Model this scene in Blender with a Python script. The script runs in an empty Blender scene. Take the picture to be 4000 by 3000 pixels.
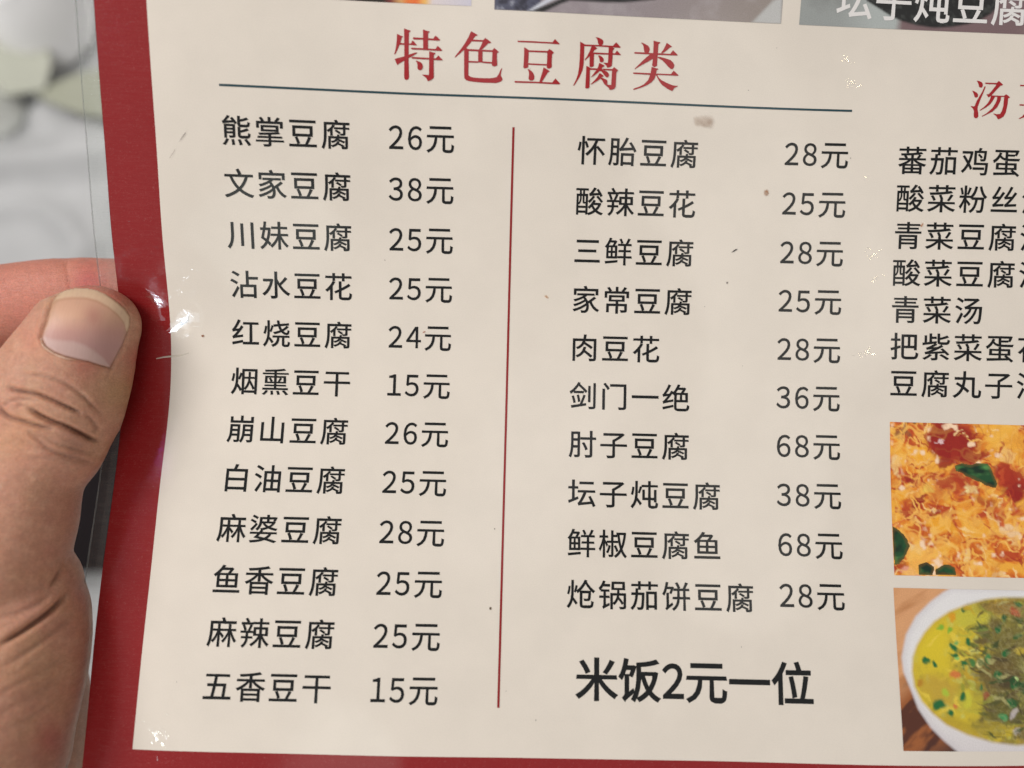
import bpy, math, random
import numpy as np
from mathutils import Vector
from mathutils.bvhtree import BVHTree
C = bpy.context
scene = C.scene
col = scene.collection
random.seed(4)
rng = np.random.default_rng(7)
CAMZ = 0.50                     # the phone is held half a metre above the table

# ---------------------------------------------------------------- camera, world, lamps
cam_d = bpy.data.cameras.new('camera')
cam = bpy.data.objects.new('camera', cam_d)
cam.location = (0, 0, CAMZ)
cam_d.sensor_width = 36.0
cam_d.lens = 0.69 * 36.0
cam_d.clip_start = 0.005
cam_d.clip_end = 50
cam_d.dof.use_dof = True
cam_d.dof.focus_distance = 0.1515
cam_d.dof.aperture_fstop = 5.4
col.objects.link(cam)
scene.camera = cam

world = bpy.data.worlds.new('World')
scene.world = world
world.use_nodes = True
wn = world.node_tree
bg = wn.nodes['Background']
# an evenly lit restaurant: pale ceiling overhead, darker walls toward the horizon
tc = wn.nodes.new('ShaderNodeTexCoord')
sx = wn.nodes.new('ShaderNodeSeparateXYZ')
wn.links.new(tc.outputs['Generated'], sx.inputs[0])
rp = wn.nodes.new('ShaderNodeValToRGB')
rp.color_ramp.elements[0].position = 0.0
rp.color_ramp.elements[0].color = (0.10, 0.09, 0.085, 1)
rp.color_ramp.elements[1].position = 0.93
rp.color_ramp.elements[1].color = (0.56, 0.545, 0.53, 1)
e = rp.color_ramp.elements.new(0.55)
e.color = (0.26, 0.25, 0.235, 1)
wn.links.new(sx.outputs['Z'], rp.inputs[0])
wn.links.new(rp.outputs[0], bg.inputs[0])
bg.inputs[1].default_value = 1.0

scene.view_settings.view_transform = 'Standard'
scene.view_settings.look = 'None'
scene.view_settings.exposure = 0.07
scene.view_settings.gamma = 1.0

def lamp(name, slope, height, size, power, color, size_y=None, base=(0, 0)):
    """area lamp seen from the menu in the direction (slope_x, slope_y, 1)"""
    d = bpy.data.lights.new(name, 'AREA')
    d.shape = 'RECTANGLE' if size_y else 'DISK'
    d.size = size
    if size_y: d.size_y = size_y
    d.energy = power
    d.color = color
    o = bpy.data.objects.new(name, d)
    p = Vector((base[0] + slope[0] * height, base[1] + slope[1] * height, CAMZ - 0.15 + height))
    o.location = p
    o.rotation_euler = (Vector((0, 0, CAMZ - 0.15)) - p).to_track_quat('-Z', 'Y').to_euler()
    col.objects.link(o)
    return o
lamp('cool_spot', (-0.42, -0.56), 1.7, 0.09, 1.8, (0.78, 0.88, 1.0), base=(-0.074, 0.016))
lamp('ceiling_panel', (-0.30, -0.95), 1.5, 0.8, 7.0, (1.0, 0.965, 0.93))
lamp('left_key', (-1.05, 0.75), 0.60, 0.42, 6.3, (1.0, 0.965, 0.93))  # unseen soft key added close on the left so the page dims rightward
lamp('warm_spot', (0.50, 0.52), 1.7, 0.06, .40, (1.0, 0.84, 0.50))
lamp('pale_spot', (-0.62, -0.60), 1.7, 0.06, .40, (0.93, 1.0, 0.92))

# dim unseen lamps added so soft pale reflections lie across the film
for slope, sz, p, c_ in (((-0.20, -0.24), .34, .42, (.93, 1, .93)), ((0.37, 0.10), .40, .50, (1, .97, .88)), ((0.05, 0.16), .36, .26, (1, .95, .95))):
    lamp('sheen_lamp', slope, 1.8, sz, p, c_)
lamp('violet_sign', (-0.66, 0.31), 1.8, .16, .30, (.75, .22, 1.0), base=(-.0767, -.011))

CTRL = [[[-8.871,11.09,-14.093],[-9.041,9.499,-13.26],[-9.056,7.964,-14.338],[-9.125,6.271,-14.24],[-9.157,4.598,-14.353],[-9.211,2.991,-14.779],[-9.263,1.382,-15.147],[-9.324,-0.236,-15.688],[-9.246,-2.073,-15.909],[-9.382,-3.593,-15.021],[-9.421,-5.209,-14.712],[-9.442,-6.869,-14.637],[-9.463,-8.553,-14.474],[-9.444,-10.197,-14.943]],[[-9.171,11.157,-13.121],[-9.22,9.517,-13.509],[-9.265,7.88,-13.777],[-9.309,6.24,-14.056],[-9.357,4.613,-14.39],[-9.401,2.969,-14.654],[-9.464,1.394,-15.21],[-9.505,-0.272,-15.372],[-9.545,-1.919,-15.188],[-9.586,-3.55,-14.864],[-9.629,-5.186,-14.561],[-9.666,-6.843,-14.402],[-9.705,-8.485,-14.16],[-9.754,-10.129,-13.848]],[[-8.7,11.151,-13.283],[-8.743,9.503,-13.485],[-8.79,7.881,-13.858],[-8.835,6.234,-14.094],[-8.882,4.606,-14.426],[-8.927,2.965,-14.698],[-8.988,1.383,-15.228],[-9.031,-0.279,-15.41],[-9.059,-1.946,-15.251],[-9.113,-3.558,-14.84],[-9.154,-5.196,-14.549],[-9.188,-6.851,-14.393],[-9.228,-8.497,-14.147],[-9.268,-10.145,-13.956]],[[-7.833,11.12,-13.21],[-7.879,9.486,-13.533],[-7.926,7.854,-13.84],[-7.971,6.218,-14.137],[-8.021,4.597,-14.504],[-8.064,2.95,-14.754],[-8.127,1.374,-15.313],[-8.163,-0.304,-15.41],[-8.205,-1.942,-15.108],[-8.249,-3.568,-14.771],[-8.29,-5.207,-14.486],[-8.328,-6.861,-14.307],[-8.368,-8.503,-14.047],[-8.411,-10.156,-13.856]],[[-6.667,11.092,-13.258],[-6.714,9.464,-13.588],[-6.759,7.825,-13.868],[-6.806,6.195,-14.194],[-6.855,4.574,-14.562],[-6.899,2.93,-14.821],[-6.962,1.353,-15.391],[-6.996,-0.337,-15.424],[-7.042,-1.943,-14.954],[-7.081,-3.601,-14.785],[-7.123,-5.234,-14.475],[-7.166,-6.869,-14.166],[-7.206,-8.521,-13.973],[-7.245,-10.155,-13.673]],[[-5.25,11.082,-13.41],[-5.295,9.447,-13.712],[-5.341,7.812,-14.009],[-5.386,6.178,-14.311],[-5.435,4.551,-14.658],[-5.492,2.948,-15.091],[-5.533,1.306,-15.389],[-5.575,-0.365,-15.383],[-5.617,-2.0,-15.06],[-5.658,-3.625,-14.719],[-5.7,-5.265,-14.437],[-5.741,-6.909,-14.198],[-5.782,-8.548,-13.917],[-5.823,-10.193,-13.686]],[[-3.611,11.08,-13.658],[-3.652,9.436,-13.898],[-3.701,7.809,-14.241],[-3.738,6.159,-14.458],[-3.787,4.532,-14.796],[-3.837,2.912,-15.165],[-3.88,1.265,-15.402],[-3.921,-0.403,-15.356],[-3.964,-2.039,-15.055],[-4.004,-3.677,-14.773],[-4.045,-5.302,-14.417],[-4.089,-6.957,-14.237],[-4.127,-8.591,-13.93],[-4.172,-10.242,-13.732]],[[-1.749,11.05,-13.761],[-1.793,9.415,-14.062],[-1.837,7.777,-14.346],[-1.883,6.143,-14.649],[-1.928,4.511,-14.969],[-1.973,2.872,-15.254],[-2.014,1.214,-15.426],[-2.056,-0.452,-15.384],[-2.1,-2.1,-15.146],[-2.141,-3.725,-14.8],[-2.183,-5.367,-14.533],[-2.222,-6.99,-14.162],[-2.264,-8.642,-13.959],[-2.303,-10.264,-13.591]],[[0.309,11.014,-13.874],[0.267,9.376,-14.156],[0.223,7.732,-14.403],[0.18,6.094,-14.684],[0.134,4.455,-14.958],[0.088,2.819,-15.252],[0.047,1.162,-15.404],[0.005,-0.502,-15.361],[-0.039,-2.151,-15.148],[-0.081,-3.792,-14.88],[-0.123,-5.426,-14.573],[-0.165,-7.067,-14.313],[-0.203,-8.702,-14.009],[-0.254,-10.347,-13.768]],[[2.552,10.988,-14.086],[2.507,9.339,-14.307],[2.461,7.704,-14.605],[2.421,6.053,-14.806],[2.374,4.42,-15.12],[2.333,2.767,-15.306],[2.293,1.105,-15.417],[2.25,-0.558,-15.355],[2.207,-2.207,-15.129],[2.164,-3.852,-14.9],[2.122,-5.49,-14.614],[2.081,-7.128,-14.329],[2.039,-8.771,-14.077],[1.997,-10.409,-13.799]],[[4.971,10.932,-14.172],[4.922,9.301,-14.473],[4.881,7.651,-14.692],[4.83,6.027,-15.05],[4.792,4.372,-15.246],[4.752,2.708,-15.284],[4.711,1.047,-15.318],[4.669,-0.614,-15.277],[4.626,-2.276,-15.196],[4.582,-3.928,-14.981],[4.543,-5.553,-14.618],[4.5,-7.206,-14.436],[4.459,-8.844,-14.148],[4.418,-10.491,-13.919]],[[7.533,10.918,-14.439],[7.503,9.265,-14.697],[7.46,7.616,-14.878],[7.418,5.968,-15.147],[7.379,4.307,-15.22],[7.339,2.649,-15.369],[7.299,0.982,-15.383],[7.255,-0.684,-15.311],[7.213,-2.333,-15.095],[7.172,-3.981,-14.917],[7.129,-5.625,-14.67],[7.09,-7.252,-14.319],[7.047,-8.906,-14.132],[7.011,-10.541,-13.842]],[[10.298,10.873,-14.839],[10.244,9.215,-14.841],[10.204,7.561,-15.055],[10.167,5.891,-14.983],[10.123,4.237,-15.138],[10.085,2.574,-15.189],[10.04,0.916,-15.167],[10.003,-0.745,-15.227],[9.958,-2.413,-15.233],[9.916,-4.06,-14.962],[9.876,-5.699,-14.705],[9.836,-7.342,-14.443],[9.792,-8.993,-14.254],[9.743,-10.641,-14.046]],[[13.179,10.808,-14.823],[13.144,9.152,-15.037],[13.104,7.488,-15.051],[13.063,5.836,-15.238],[13.026,4.168,-15.214],[12.984,2.507,-15.252],[12.944,0.842,-15.14],[12.901,-0.821,-15.176],[12.861,-2.477,-15.092],[12.813,-4.151,-15.157],[12.77,-5.798,-14.894],[12.72,-7.458,-14.774],[12.673,-9.107,-14.57],[12.648,-10.759,-14.367]],[[16.249,10.753,-15.281],[16.191,9.078,-14.927],[16.152,7.44,-15.322],[16.117,5.74,-14.976],[16.071,4.097,-15.211],[16.036,2.418,-14.991],[15.987,0.773,-15.301],[15.956,-0.89,-15.052],[15.903,-2.581,-15.332],[15.876,-4.198,-14.702],[15.815,-5.909,-15.107],[15.774,-7.54,-14.747],[15.738,-9.207,-14.684],[15.577,-10.845,-14.483]]]
GRID = [15,14,1.0,37.0,-2.0,27.5,1.6]
LAY = {"t":0.0787,"uN":6.2484,"uP":12.9758,"uRN":18.1281,"uRP":26.6026,"uT":29.2689,"vN":5.3579,"pN":1.6871,"vPd":-0.0023,"vR":5.5795,"pR":1.6869,"vRPd":-0.1294,"vT":5.5918,"pT":1.2841,"uHL":6.2758,"uHR":27.6038,"vH":3.5786,"uD":15.9425,"vDt":4.5318,"vDb":24.0376,"uRi":4.1495,"uRo":2.493,"uLam":1.9073,"vB":25.5576,"vPic":0.7786,"vPic2":0.8565,"uF1":29.3086,"vF1t":14.2788,"vF1b":19.5061,"uF2":29.2542,"vF2t":19.9238,"vF2b":25.1001}
HEAD = {"te":[[[12.259,1.548],[12.374,1.589],[12.471,1.607],[12.461,1.636],[12.419,1.684],[12.411,2.027],[12.409,2.602],[12.424,3.041],[12.406,3.112],[12.363,3.146],[12.302,3.146],[12.271,3.117],[12.259,3.048],[12.265,2.493],[12.265,2.033],[12.259,1.69]],[[12.027,1.726],[12.132,1.77],[12.232,1.806],[12.186,1.842],[12.162,1.923],[12.107,2.074],[12.034,2.238],[11.98,2.344],[11.955,2.373],[11.933,2.357],[11.968,2.252],[11.998,2.09],[12.017,1.929]],[[12.132,2.004],[12.265,2.01],[12.265,2.056],[12.119,2.062]],[[12.408,2.01],[12.484,2.001],[12.535,1.907],[12.605,1.967],[12.676,2.05],[12.666,2.062],[12.408,2.05]],[[11.949,2.512],[12.107,2.459],[12.265,2.418],[12.409,2.36],[12.545,2.308],[12.661,2.275],[12.698,2.291],[12.661,2.315],[12.545,2.389],[12.409,2.463],[12.265,2.55],[12.131,2.625],[12.036,2.696],[11.985,2.597]],[[12.55,1.821],[12.574,1.814],[12.884,1.819],[12.885,1.872],[12.575,1.88],[12.547,1.855]],[[13.045,1.824],[13.213,1.829],[13.292,1.731],[13.359,1.783],[13.443,1.855],[13.421,1.882],[13.348,1.887],[13.045,1.878]],[[12.877,1.557],[12.981,1.592],[13.094,1.613],[13.078,1.646],[13.044,1.67],[13.043,1.887],[13.047,2.156],[12.886,2.157],[12.882,1.893]],[[12.486,2.144],[12.514,2.137],[12.886,2.136],[13.289,2.147],[13.364,2.047],[13.435,2.101],[13.515,2.179],[13.491,2.201],[13.399,2.2],[12.886,2.191],[12.514,2.189],[12.486,2.167]],[[12.494,2.431],[12.558,2.423],[13.083,2.431],[13.083,2.481],[12.546,2.475],[12.497,2.454]],[[13.23,2.437],[13.306,2.438],[13.386,2.343],[13.45,2.4],[13.533,2.478],[13.518,2.492],[13.23,2.491]],[[13.084,2.22],[13.18,2.251],[13.292,2.27],[13.278,2.303],[13.235,2.339],[13.235,2.685],[13.242,2.952],[13.234,3.057],[13.161,3.118],[13.044,3.16],[13.007,3.088],[12.958,3.032],[12.857,2.972],[12.871,2.96],[12.988,2.967],[13.08,2.967],[13.085,2.691],[13.085,2.345]],[[12.634,2.529],[12.692,2.538],[12.79,2.569],[12.851,2.619],[12.879,2.687],[12.87,2.757],[12.84,2.804],[12.785,2.827],[12.73,2.815],[12.699,2.764],[12.702,2.683],[12.686,2.602]]],"se":[[[14.457,1.554],[14.564,1.602],[14.682,1.661],[14.664,1.679],[14.603,1.704],[14.549,1.774],[14.447,1.916],[14.315,2.07],[14.194,2.178],[14.061,2.292],[13.952,2.385],[13.927,2.372],[13.999,2.277],[14.144,2.099],[14.276,1.91],[14.383,1.723]],[[14.507,1.808],[14.862,1.815],[14.863,1.866],[14.447,1.868]],[[14.928,1.743],[15.021,1.797],[15.13,1.874],[15.109,1.898],[15.03,1.912],[14.94,2.002],[14.831,2.104],[14.801,2.116],[14.723,2.119],[14.804,1.972],[14.841,1.867],[14.862,1.815]],[[14.236,2.119],[14.303,2.076],[14.365,2.108],[14.39,2.136],[14.392,2.413],[14.39,2.924],[14.453,2.968],[14.564,2.994],[14.787,3.004],[15.096,3.0],[15.256,2.979],[15.336,2.951],[15.414,2.831],[15.454,2.725],[15.494,2.665],[15.511,2.676],[15.481,2.794],[15.471,2.899],[15.509,2.956],[15.536,3.026],[15.506,3.074],[15.42,3.112],[15.322,3.141],[14.913,3.146],[14.604,3.129],[14.418,3.11],[14.318,3.084],[14.258,3.022],[14.248,2.882],[14.241,2.418]],[[14.365,2.108],[14.721,2.113],[14.722,2.171],[14.39,2.169]],[[14.844,2.115],[15.188,2.117],[15.189,2.172],[14.845,2.169]],[[14.706,2.119],[14.846,2.12],[14.853,2.473],[14.849,2.513],[14.71,2.512],[14.705,2.287]],[[15.233,2.046],[15.31,2.098],[15.389,2.164],[15.374,2.182],[15.327,2.201],[15.329,2.381],[15.348,2.566],[15.322,2.601],[15.26,2.621],[15.199,2.617],[15.167,2.584],[15.17,2.444],[15.177,2.212],[15.175,2.118]],[[14.393,2.477],[14.709,2.481],[14.71,2.527],[14.394,2.527]],[[14.848,2.476],[15.177,2.49],[15.175,2.537],[14.849,2.523]]],"dou":[[[15.997,1.787],[16.472,1.782],[17.164,1.791],[17.25,1.683],[17.324,1.755],[17.411,1.83],[17.39,1.847],[17.092,1.835],[16.473,1.832],[16.011,1.833]],[[16.225,1.984],[16.293,2.013],[16.384,2.067],[16.385,2.27],[16.375,2.48],[16.382,2.584],[16.367,2.62],[16.3,2.644],[16.238,2.646],[16.215,2.614],[16.226,2.45],[16.23,2.16]],[[16.382,2.073],[17.013,2.07],[17.015,2.125],[16.381,2.125]],[[17.063,2.004],[17.149,2.047],[17.225,2.108],[17.202,2.144],[17.168,2.168],[17.161,2.413],[17.172,2.542],[17.155,2.589],[17.094,2.621],[17.038,2.623],[16.999,2.584],[17.004,2.362],[17.0,2.129],[17.013,2.07]],[[16.375,2.48],[17.002,2.484],[17.001,2.531],[16.377,2.526]],[[16.359,2.661],[16.412,2.671],[16.501,2.726],[16.565,2.8],[16.599,2.892],[16.589,2.974],[16.547,3.017],[16.473,3.026],[16.416,2.998],[16.398,2.946],[16.415,2.852],[16.409,2.759]],[[16.894,2.591],[16.995,2.636],[17.101,2.7],[17.079,2.727],[17.042,2.746],[16.954,2.89],[16.865,3.035],[16.835,3.071],[16.761,3.071],[16.817,2.884],[16.861,2.73]],[[15.93,3.063],[15.952,3.054],[16.635,3.053],[17.203,3.057],[17.308,2.923],[17.382,2.997],[17.473,3.087],[17.449,3.108],[17.136,3.107],[16.637,3.1],[15.953,3.109]]],"fu":[[[18.594,1.562],[18.686,1.569],[18.8,1.605],[18.858,1.649],[18.877,1.706],[18.863,1.765],[18.827,1.802],[18.734,1.806],[18.694,1.75],[18.678,1.669],[18.643,1.6]],[[18.091,1.728],[18.17,1.76],[18.259,1.81],[18.236,1.864],[18.242,2.156],[18.238,2.449],[18.206,2.638],[18.115,2.854],[17.997,3.048],[17.936,3.135],[17.912,3.122],[17.993,2.953],[18.06,2.75],[18.088,2.514],[18.099,2.22],[18.099,1.928]],[[18.247,1.811],[18.696,1.805],[19.198,1.808],[19.305,1.692],[19.377,1.753],[19.465,1.84],[19.445,1.864],[19.187,1.858],[18.698,1.852],[18.236,1.864]],[[18.48,1.859],[18.599,1.861],[18.676,1.908],[18.64,1.939],[18.585,1.976],[18.532,2.061],[18.449,2.158],[18.34,2.257],[18.274,2.316],[18.261,2.301],[18.337,2.186],[18.418,2.031]],[[18.432,2.065],[18.518,2.032],[18.576,2.059],[18.578,2.258],[18.581,2.469],[18.558,2.499],[18.489,2.518],[18.438,2.499],[18.433,2.323]],[[18.575,2.047],[19.065,2.048],[19.067,2.095],[18.574,2.1]],[[19.202,2.042],[19.278,2.044],[19.345,1.951],[19.408,2.009],[19.49,2.082],[19.469,2.094],[19.205,2.089]],[[19.062,1.861],[19.188,1.861],[19.255,1.887],[19.234,1.923],[19.202,1.96],[19.205,2.23],[19.193,2.442],[19.142,2.485],[19.042,2.513],[19.008,2.45],[18.962,2.405],[18.897,2.361],[18.972,2.355],[19.054,2.36],[19.061,2.236]],[[18.705,2.135],[18.774,2.138],[18.851,2.175],[18.903,2.231],[18.912,2.29],[18.883,2.338],[18.821,2.35],[18.776,2.325],[18.766,2.249],[18.738,2.186]],[[18.328,2.486],[18.388,2.501],[18.484,2.55],[18.456,2.627],[18.462,2.91],[18.467,3.158],[18.443,3.189],[18.368,3.204],[18.323,3.182],[18.328,2.916],[18.333,2.621]],[[18.478,2.55],[18.717,2.551],[18.713,2.599],[18.462,2.601]],[[18.893,2.549],[19.22,2.547],[19.216,2.594],[18.895,2.594]],[[18.759,2.373],[18.849,2.404],[18.949,2.45],[18.921,2.478],[18.872,2.509],[18.855,2.551],[18.908,2.596],[19.022,2.626],[19.088,2.682],[19.116,2.74],[19.1,2.794],[19.051,2.826],[18.992,2.793],[18.926,2.725],[18.86,2.645],[18.795,2.619],[18.711,2.699],[18.614,2.774],[18.51,2.843],[18.501,2.832],[18.586,2.722],[18.681,2.594],[18.728,2.51]],[[18.786,2.696],[18.851,2.722],[18.935,2.778],[18.911,2.802],[18.849,2.835],[18.945,2.86],[19.048,2.903],[19.069,2.955],[19.061,3.039],[19.106,3.054],[19.201,3.054],[19.205,2.878],[19.206,2.642],[19.214,2.547],[19.274,2.48],[19.332,2.518],[19.413,2.574],[19.387,2.61],[19.358,2.647],[19.356,2.872],[19.355,3.097],[19.314,3.17],[19.24,3.203],[19.151,3.213],[19.123,3.154],[19.032,3.087],[18.966,3.043],[18.898,2.939],[18.832,2.865],[18.722,2.946],[18.514,3.074],[18.507,3.056],[18.621,2.939],[18.717,2.828]]],"lei":[[[20.144,1.67],[20.184,1.662],[20.287,1.698],[20.39,1.746],[20.444,1.808],[20.458,1.866],[20.445,1.937],[20.416,1.974],[20.29,1.979],[20.26,1.899],[20.241,1.782],[20.206,1.719]],[[20.57,1.578],[20.685,1.607],[20.802,1.622],[20.789,1.658],[20.747,1.689],[20.743,1.771],[20.741,2.006],[20.736,2.147],[20.736,2.36],[20.707,2.396],[20.644,2.415],[20.586,2.396],[20.564,2.356],[20.579,2.178],[20.579,1.954],[20.578,1.72]],[[21.022,1.63],[21.107,1.678],[21.212,1.738],[21.188,1.76],[21.138,1.777],[21.031,1.875],[20.915,1.963],[20.84,1.966],[20.904,1.881],[20.972,1.749]],[[19.93,1.996],[19.954,1.971],[20.264,1.969],[20.58,1.976],[20.583,2.025],[20.267,2.022],[19.951,2.021]],[[20.738,1.971],[21.164,1.973],[21.251,1.854],[21.332,1.92],[21.423,1.996],[21.402,2.017],[21.217,2.02],[20.742,2.023]],[[20.58,1.972],[20.726,1.971],[20.7,2.078],[20.578,2.16],[20.419,2.256],[20.247,2.352],[20.075,2.454],[19.99,2.517],[19.974,2.5],[20.096,2.377],[20.216,2.253],[20.373,2.105],[20.493,2.005]],[[20.745,2.086],[20.841,2.09],[21.034,2.128],[21.189,2.174],[21.283,2.247],[21.326,2.321],[21.32,2.393],[21.277,2.454],[21.207,2.451],[21.126,2.389],[21.005,2.277],[20.884,2.176],[20.748,2.123]],[[20.549,2.415],[20.658,2.44],[20.784,2.464],[20.776,2.488],[20.738,2.501],[20.723,2.573],[20.705,2.692],[20.667,2.801],[20.571,2.912],[20.436,3.001],[20.237,3.093],[19.987,3.178],[19.948,3.165],[19.985,3.134],[20.172,3.061],[20.32,2.983],[20.453,2.846],[20.508,2.701],[20.538,2.558]],[[19.92,2.633],[19.945,2.622],[20.236,2.619],[20.542,2.619],[20.532,2.671],[20.239,2.668],[19.947,2.669]],[[20.726,2.62],[21.224,2.616],[21.315,2.502],[21.393,2.561],[21.49,2.636],[21.469,2.661],[21.194,2.659],[20.729,2.658]],[[20.702,2.645],[20.747,2.649],[20.803,2.736],[20.911,2.826],[21.095,2.901],[21.278,2.964],[21.394,2.983],[21.49,2.979],[21.485,2.997],[21.373,3.055],[21.306,3.16],[21.132,3.09],[20.932,2.968],[20.822,2.842]]],"tang":[[[31.808,2.47],[31.91,2.483],[31.986,2.516],[32.028,2.569],[32.035,2.641],[32.006,2.692],[31.951,2.704],[31.901,2.669],[31.881,2.586],[31.85,2.52]],[[31.668,2.814],[31.743,2.83],[31.831,2.875],[31.876,2.922],[31.887,2.97],[31.869,3.024],[31.815,3.046],[31.767,3.021],[31.742,2.95],[31.714,2.878]],[[32.116,2.657],[32.131,2.674],[32.075,2.844],[31.988,3.063],[31.929,3.245],[31.892,3.354],[31.891,3.45],[31.923,3.57],[31.929,3.677],[31.895,3.732],[31.841,3.743],[31.784,3.711],[31.767,3.634],[31.772,3.501],[31.73,3.418],[31.647,3.342],[31.665,3.336],[31.757,3.348],[31.792,3.321],[31.834,3.188],[31.935,2.993],[32.026,2.834],[32.091,2.663]],[[32.104,2.537],[32.134,2.528],[32.505,2.53],[32.583,2.456],[32.653,2.507],[32.737,2.58],[32.714,2.602],[32.646,2.622],[32.516,2.759],[32.364,2.938],[32.304,2.988],[32.245,3.026],[32.205,2.973],[32.174,2.928],[32.251,2.911],[32.345,2.812],[32.496,2.603],[32.495,2.579],[32.124,2.572]],[[32.303,2.958],[32.377,2.956],[32.793,2.957],[32.852,2.898],[32.922,2.938],[32.998,2.998],[32.97,3.021],[32.934,3.04],[32.925,3.239],[32.877,3.518],[32.81,3.652],[32.715,3.721],[32.618,3.76],[32.591,3.719],[32.549,3.648],[32.446,3.579],[32.458,3.564],[32.558,3.588],[32.681,3.572],[32.738,3.474],[32.779,3.304],[32.794,2.991],[32.379,2.998]],[[32.329,2.981],[32.478,2.989],[32.41,3.123],[32.318,3.258],[32.176,3.37],[31.985,3.481],[31.966,3.466],[32.102,3.361],[32.242,3.212],[32.309,3.078]],[[32.552,2.998],[32.688,2.988],[32.665,3.139],[32.57,3.347],[32.405,3.508],[32.07,3.68],[32.045,3.668],[32.211,3.562],[32.399,3.388],[32.501,3.217],[32.545,3.095]]],"cai":[[[33.335,2.562],[33.504,2.562],[33.654,2.563],[33.656,2.605],[33.337,2.608]],[[33.342,3.223],[33.687,3.222],[33.689,3.267],[33.351,3.267]],[[33.337,3.713],[33.458,3.631],[33.552,3.519],[33.653,3.528],[33.535,3.658],[33.363,3.724]]]}
EGG = [[31.386,14.961,0.811,0.734,0,[150,32,24],1],[29.666,14.684,0.309,0.232,-30,[140,80,50],0.9],[29.427,14.409,0.155,0.155,0,[150,32,24],0.8],[33.501,16.027,0.657,0.386,0,[165,45,25],1],[33.616,16.582,0.464,0.348,0,[150,32,24],1],[31.38,16.242,0.695,0.193,5,[175,60,30],0.9],[29.849,16.16,0.193,0.116,0,[150,32,24],0.9],[31.185,15.728,0.27,0.193,0,[150,32,24],0.9],[32.067,15.425,0.464,0.193,0,[150,32,24],0.9],[30.307,17.141,0.444,0.135,-28,[150,32,24],1],[30.819,17.484,0.174,0.116,0,[150,32,24],0.8],[30.067,18.05,0.174,0.232,0,[196,88,30],0.8],[30.621,18.271,0.232,0.348,0,[196,88,30],0.8],[29.526,19.264,0.27,0.232,0,[150,32,24],0.7],[32.282,18.896,0.309,0.193,0,[196,88,30],0.8],[33.21,18.213,0.618,0.116,25,[196,88,30],0.9],[33.045,17.232,0.386,0.27,20,[180,60,30],0.8],[32.572,16.927,0.232,0.232,0,[150,32,24],0.6],[33.053,14.637,0.618,0.502,0,[242,180,70],1],[30.264,15.311,0.425,0.232,-20,[242,172,48],0.9],[29.453,15.811,0.174,0.27,0,[243,205,140],0.9],[33.387,17.816,0.464,0.232,40,[240,200,150],1],[32.099,16.542,0.27,0.193,30,[240,215,150],1],[30.685,16.657,0.232,0.124,-25,[240,200,90],1],[30.079,18.634,0.185,0.212,0,[243,205,140],1],[31.727,18.714,0.162,0.201,0,[243,205,140],1],[32.504,18.58,0.232,0.116,-20,[243,205,140],0.8],[31.006,17.833,0.502,0.27,0,[242,172,48],0.8],[33.3,15.392,0.232,0.212,0,[242,190,110],1],[32.735,19.428,0.232,0.116,0,[243,205,140],0.8],[29.835,19.45,0.232,0.155,0,[230,160,140],0.8],[31.106,14.868,0.116,0.039,0,[225,190,190],1],[33.651,14.902,0.348,0.348,0,[240,170,60],0.9],[29.631,16.801,0.309,0.232,0,[242,172,48],0.7],[33.648,17.098,0.232,0.155,30,[196,88,30],0.8],[30.106,14.371,0.212,0.135,-20,[60,80,40],0.9]]
LEAF = [[[31.554,15.758],[31.787,15.672],[32.187,15.702],[32.467,15.635],[32.666,15.657],[32.766,15.847],[32.864,16.044],[33.002,16.32],[32.941,16.461],[32.622,16.369],[32.224,16.18],[31.825,16.011],[31.605,15.917]],[[29.319,17.863],[29.547,17.983],[29.774,18.291],[29.884,18.522],[29.706,18.874],[29.494,19.111],[29.332,19.153]],[[30.17,19.173],[30.458,19.051],[30.687,19.239],[30.593,19.472],[30.154,19.462]],[[30.763,19.314],[31.057,19.115],[31.372,19.224],[31.438,19.458],[30.734,19.457]]]
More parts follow.
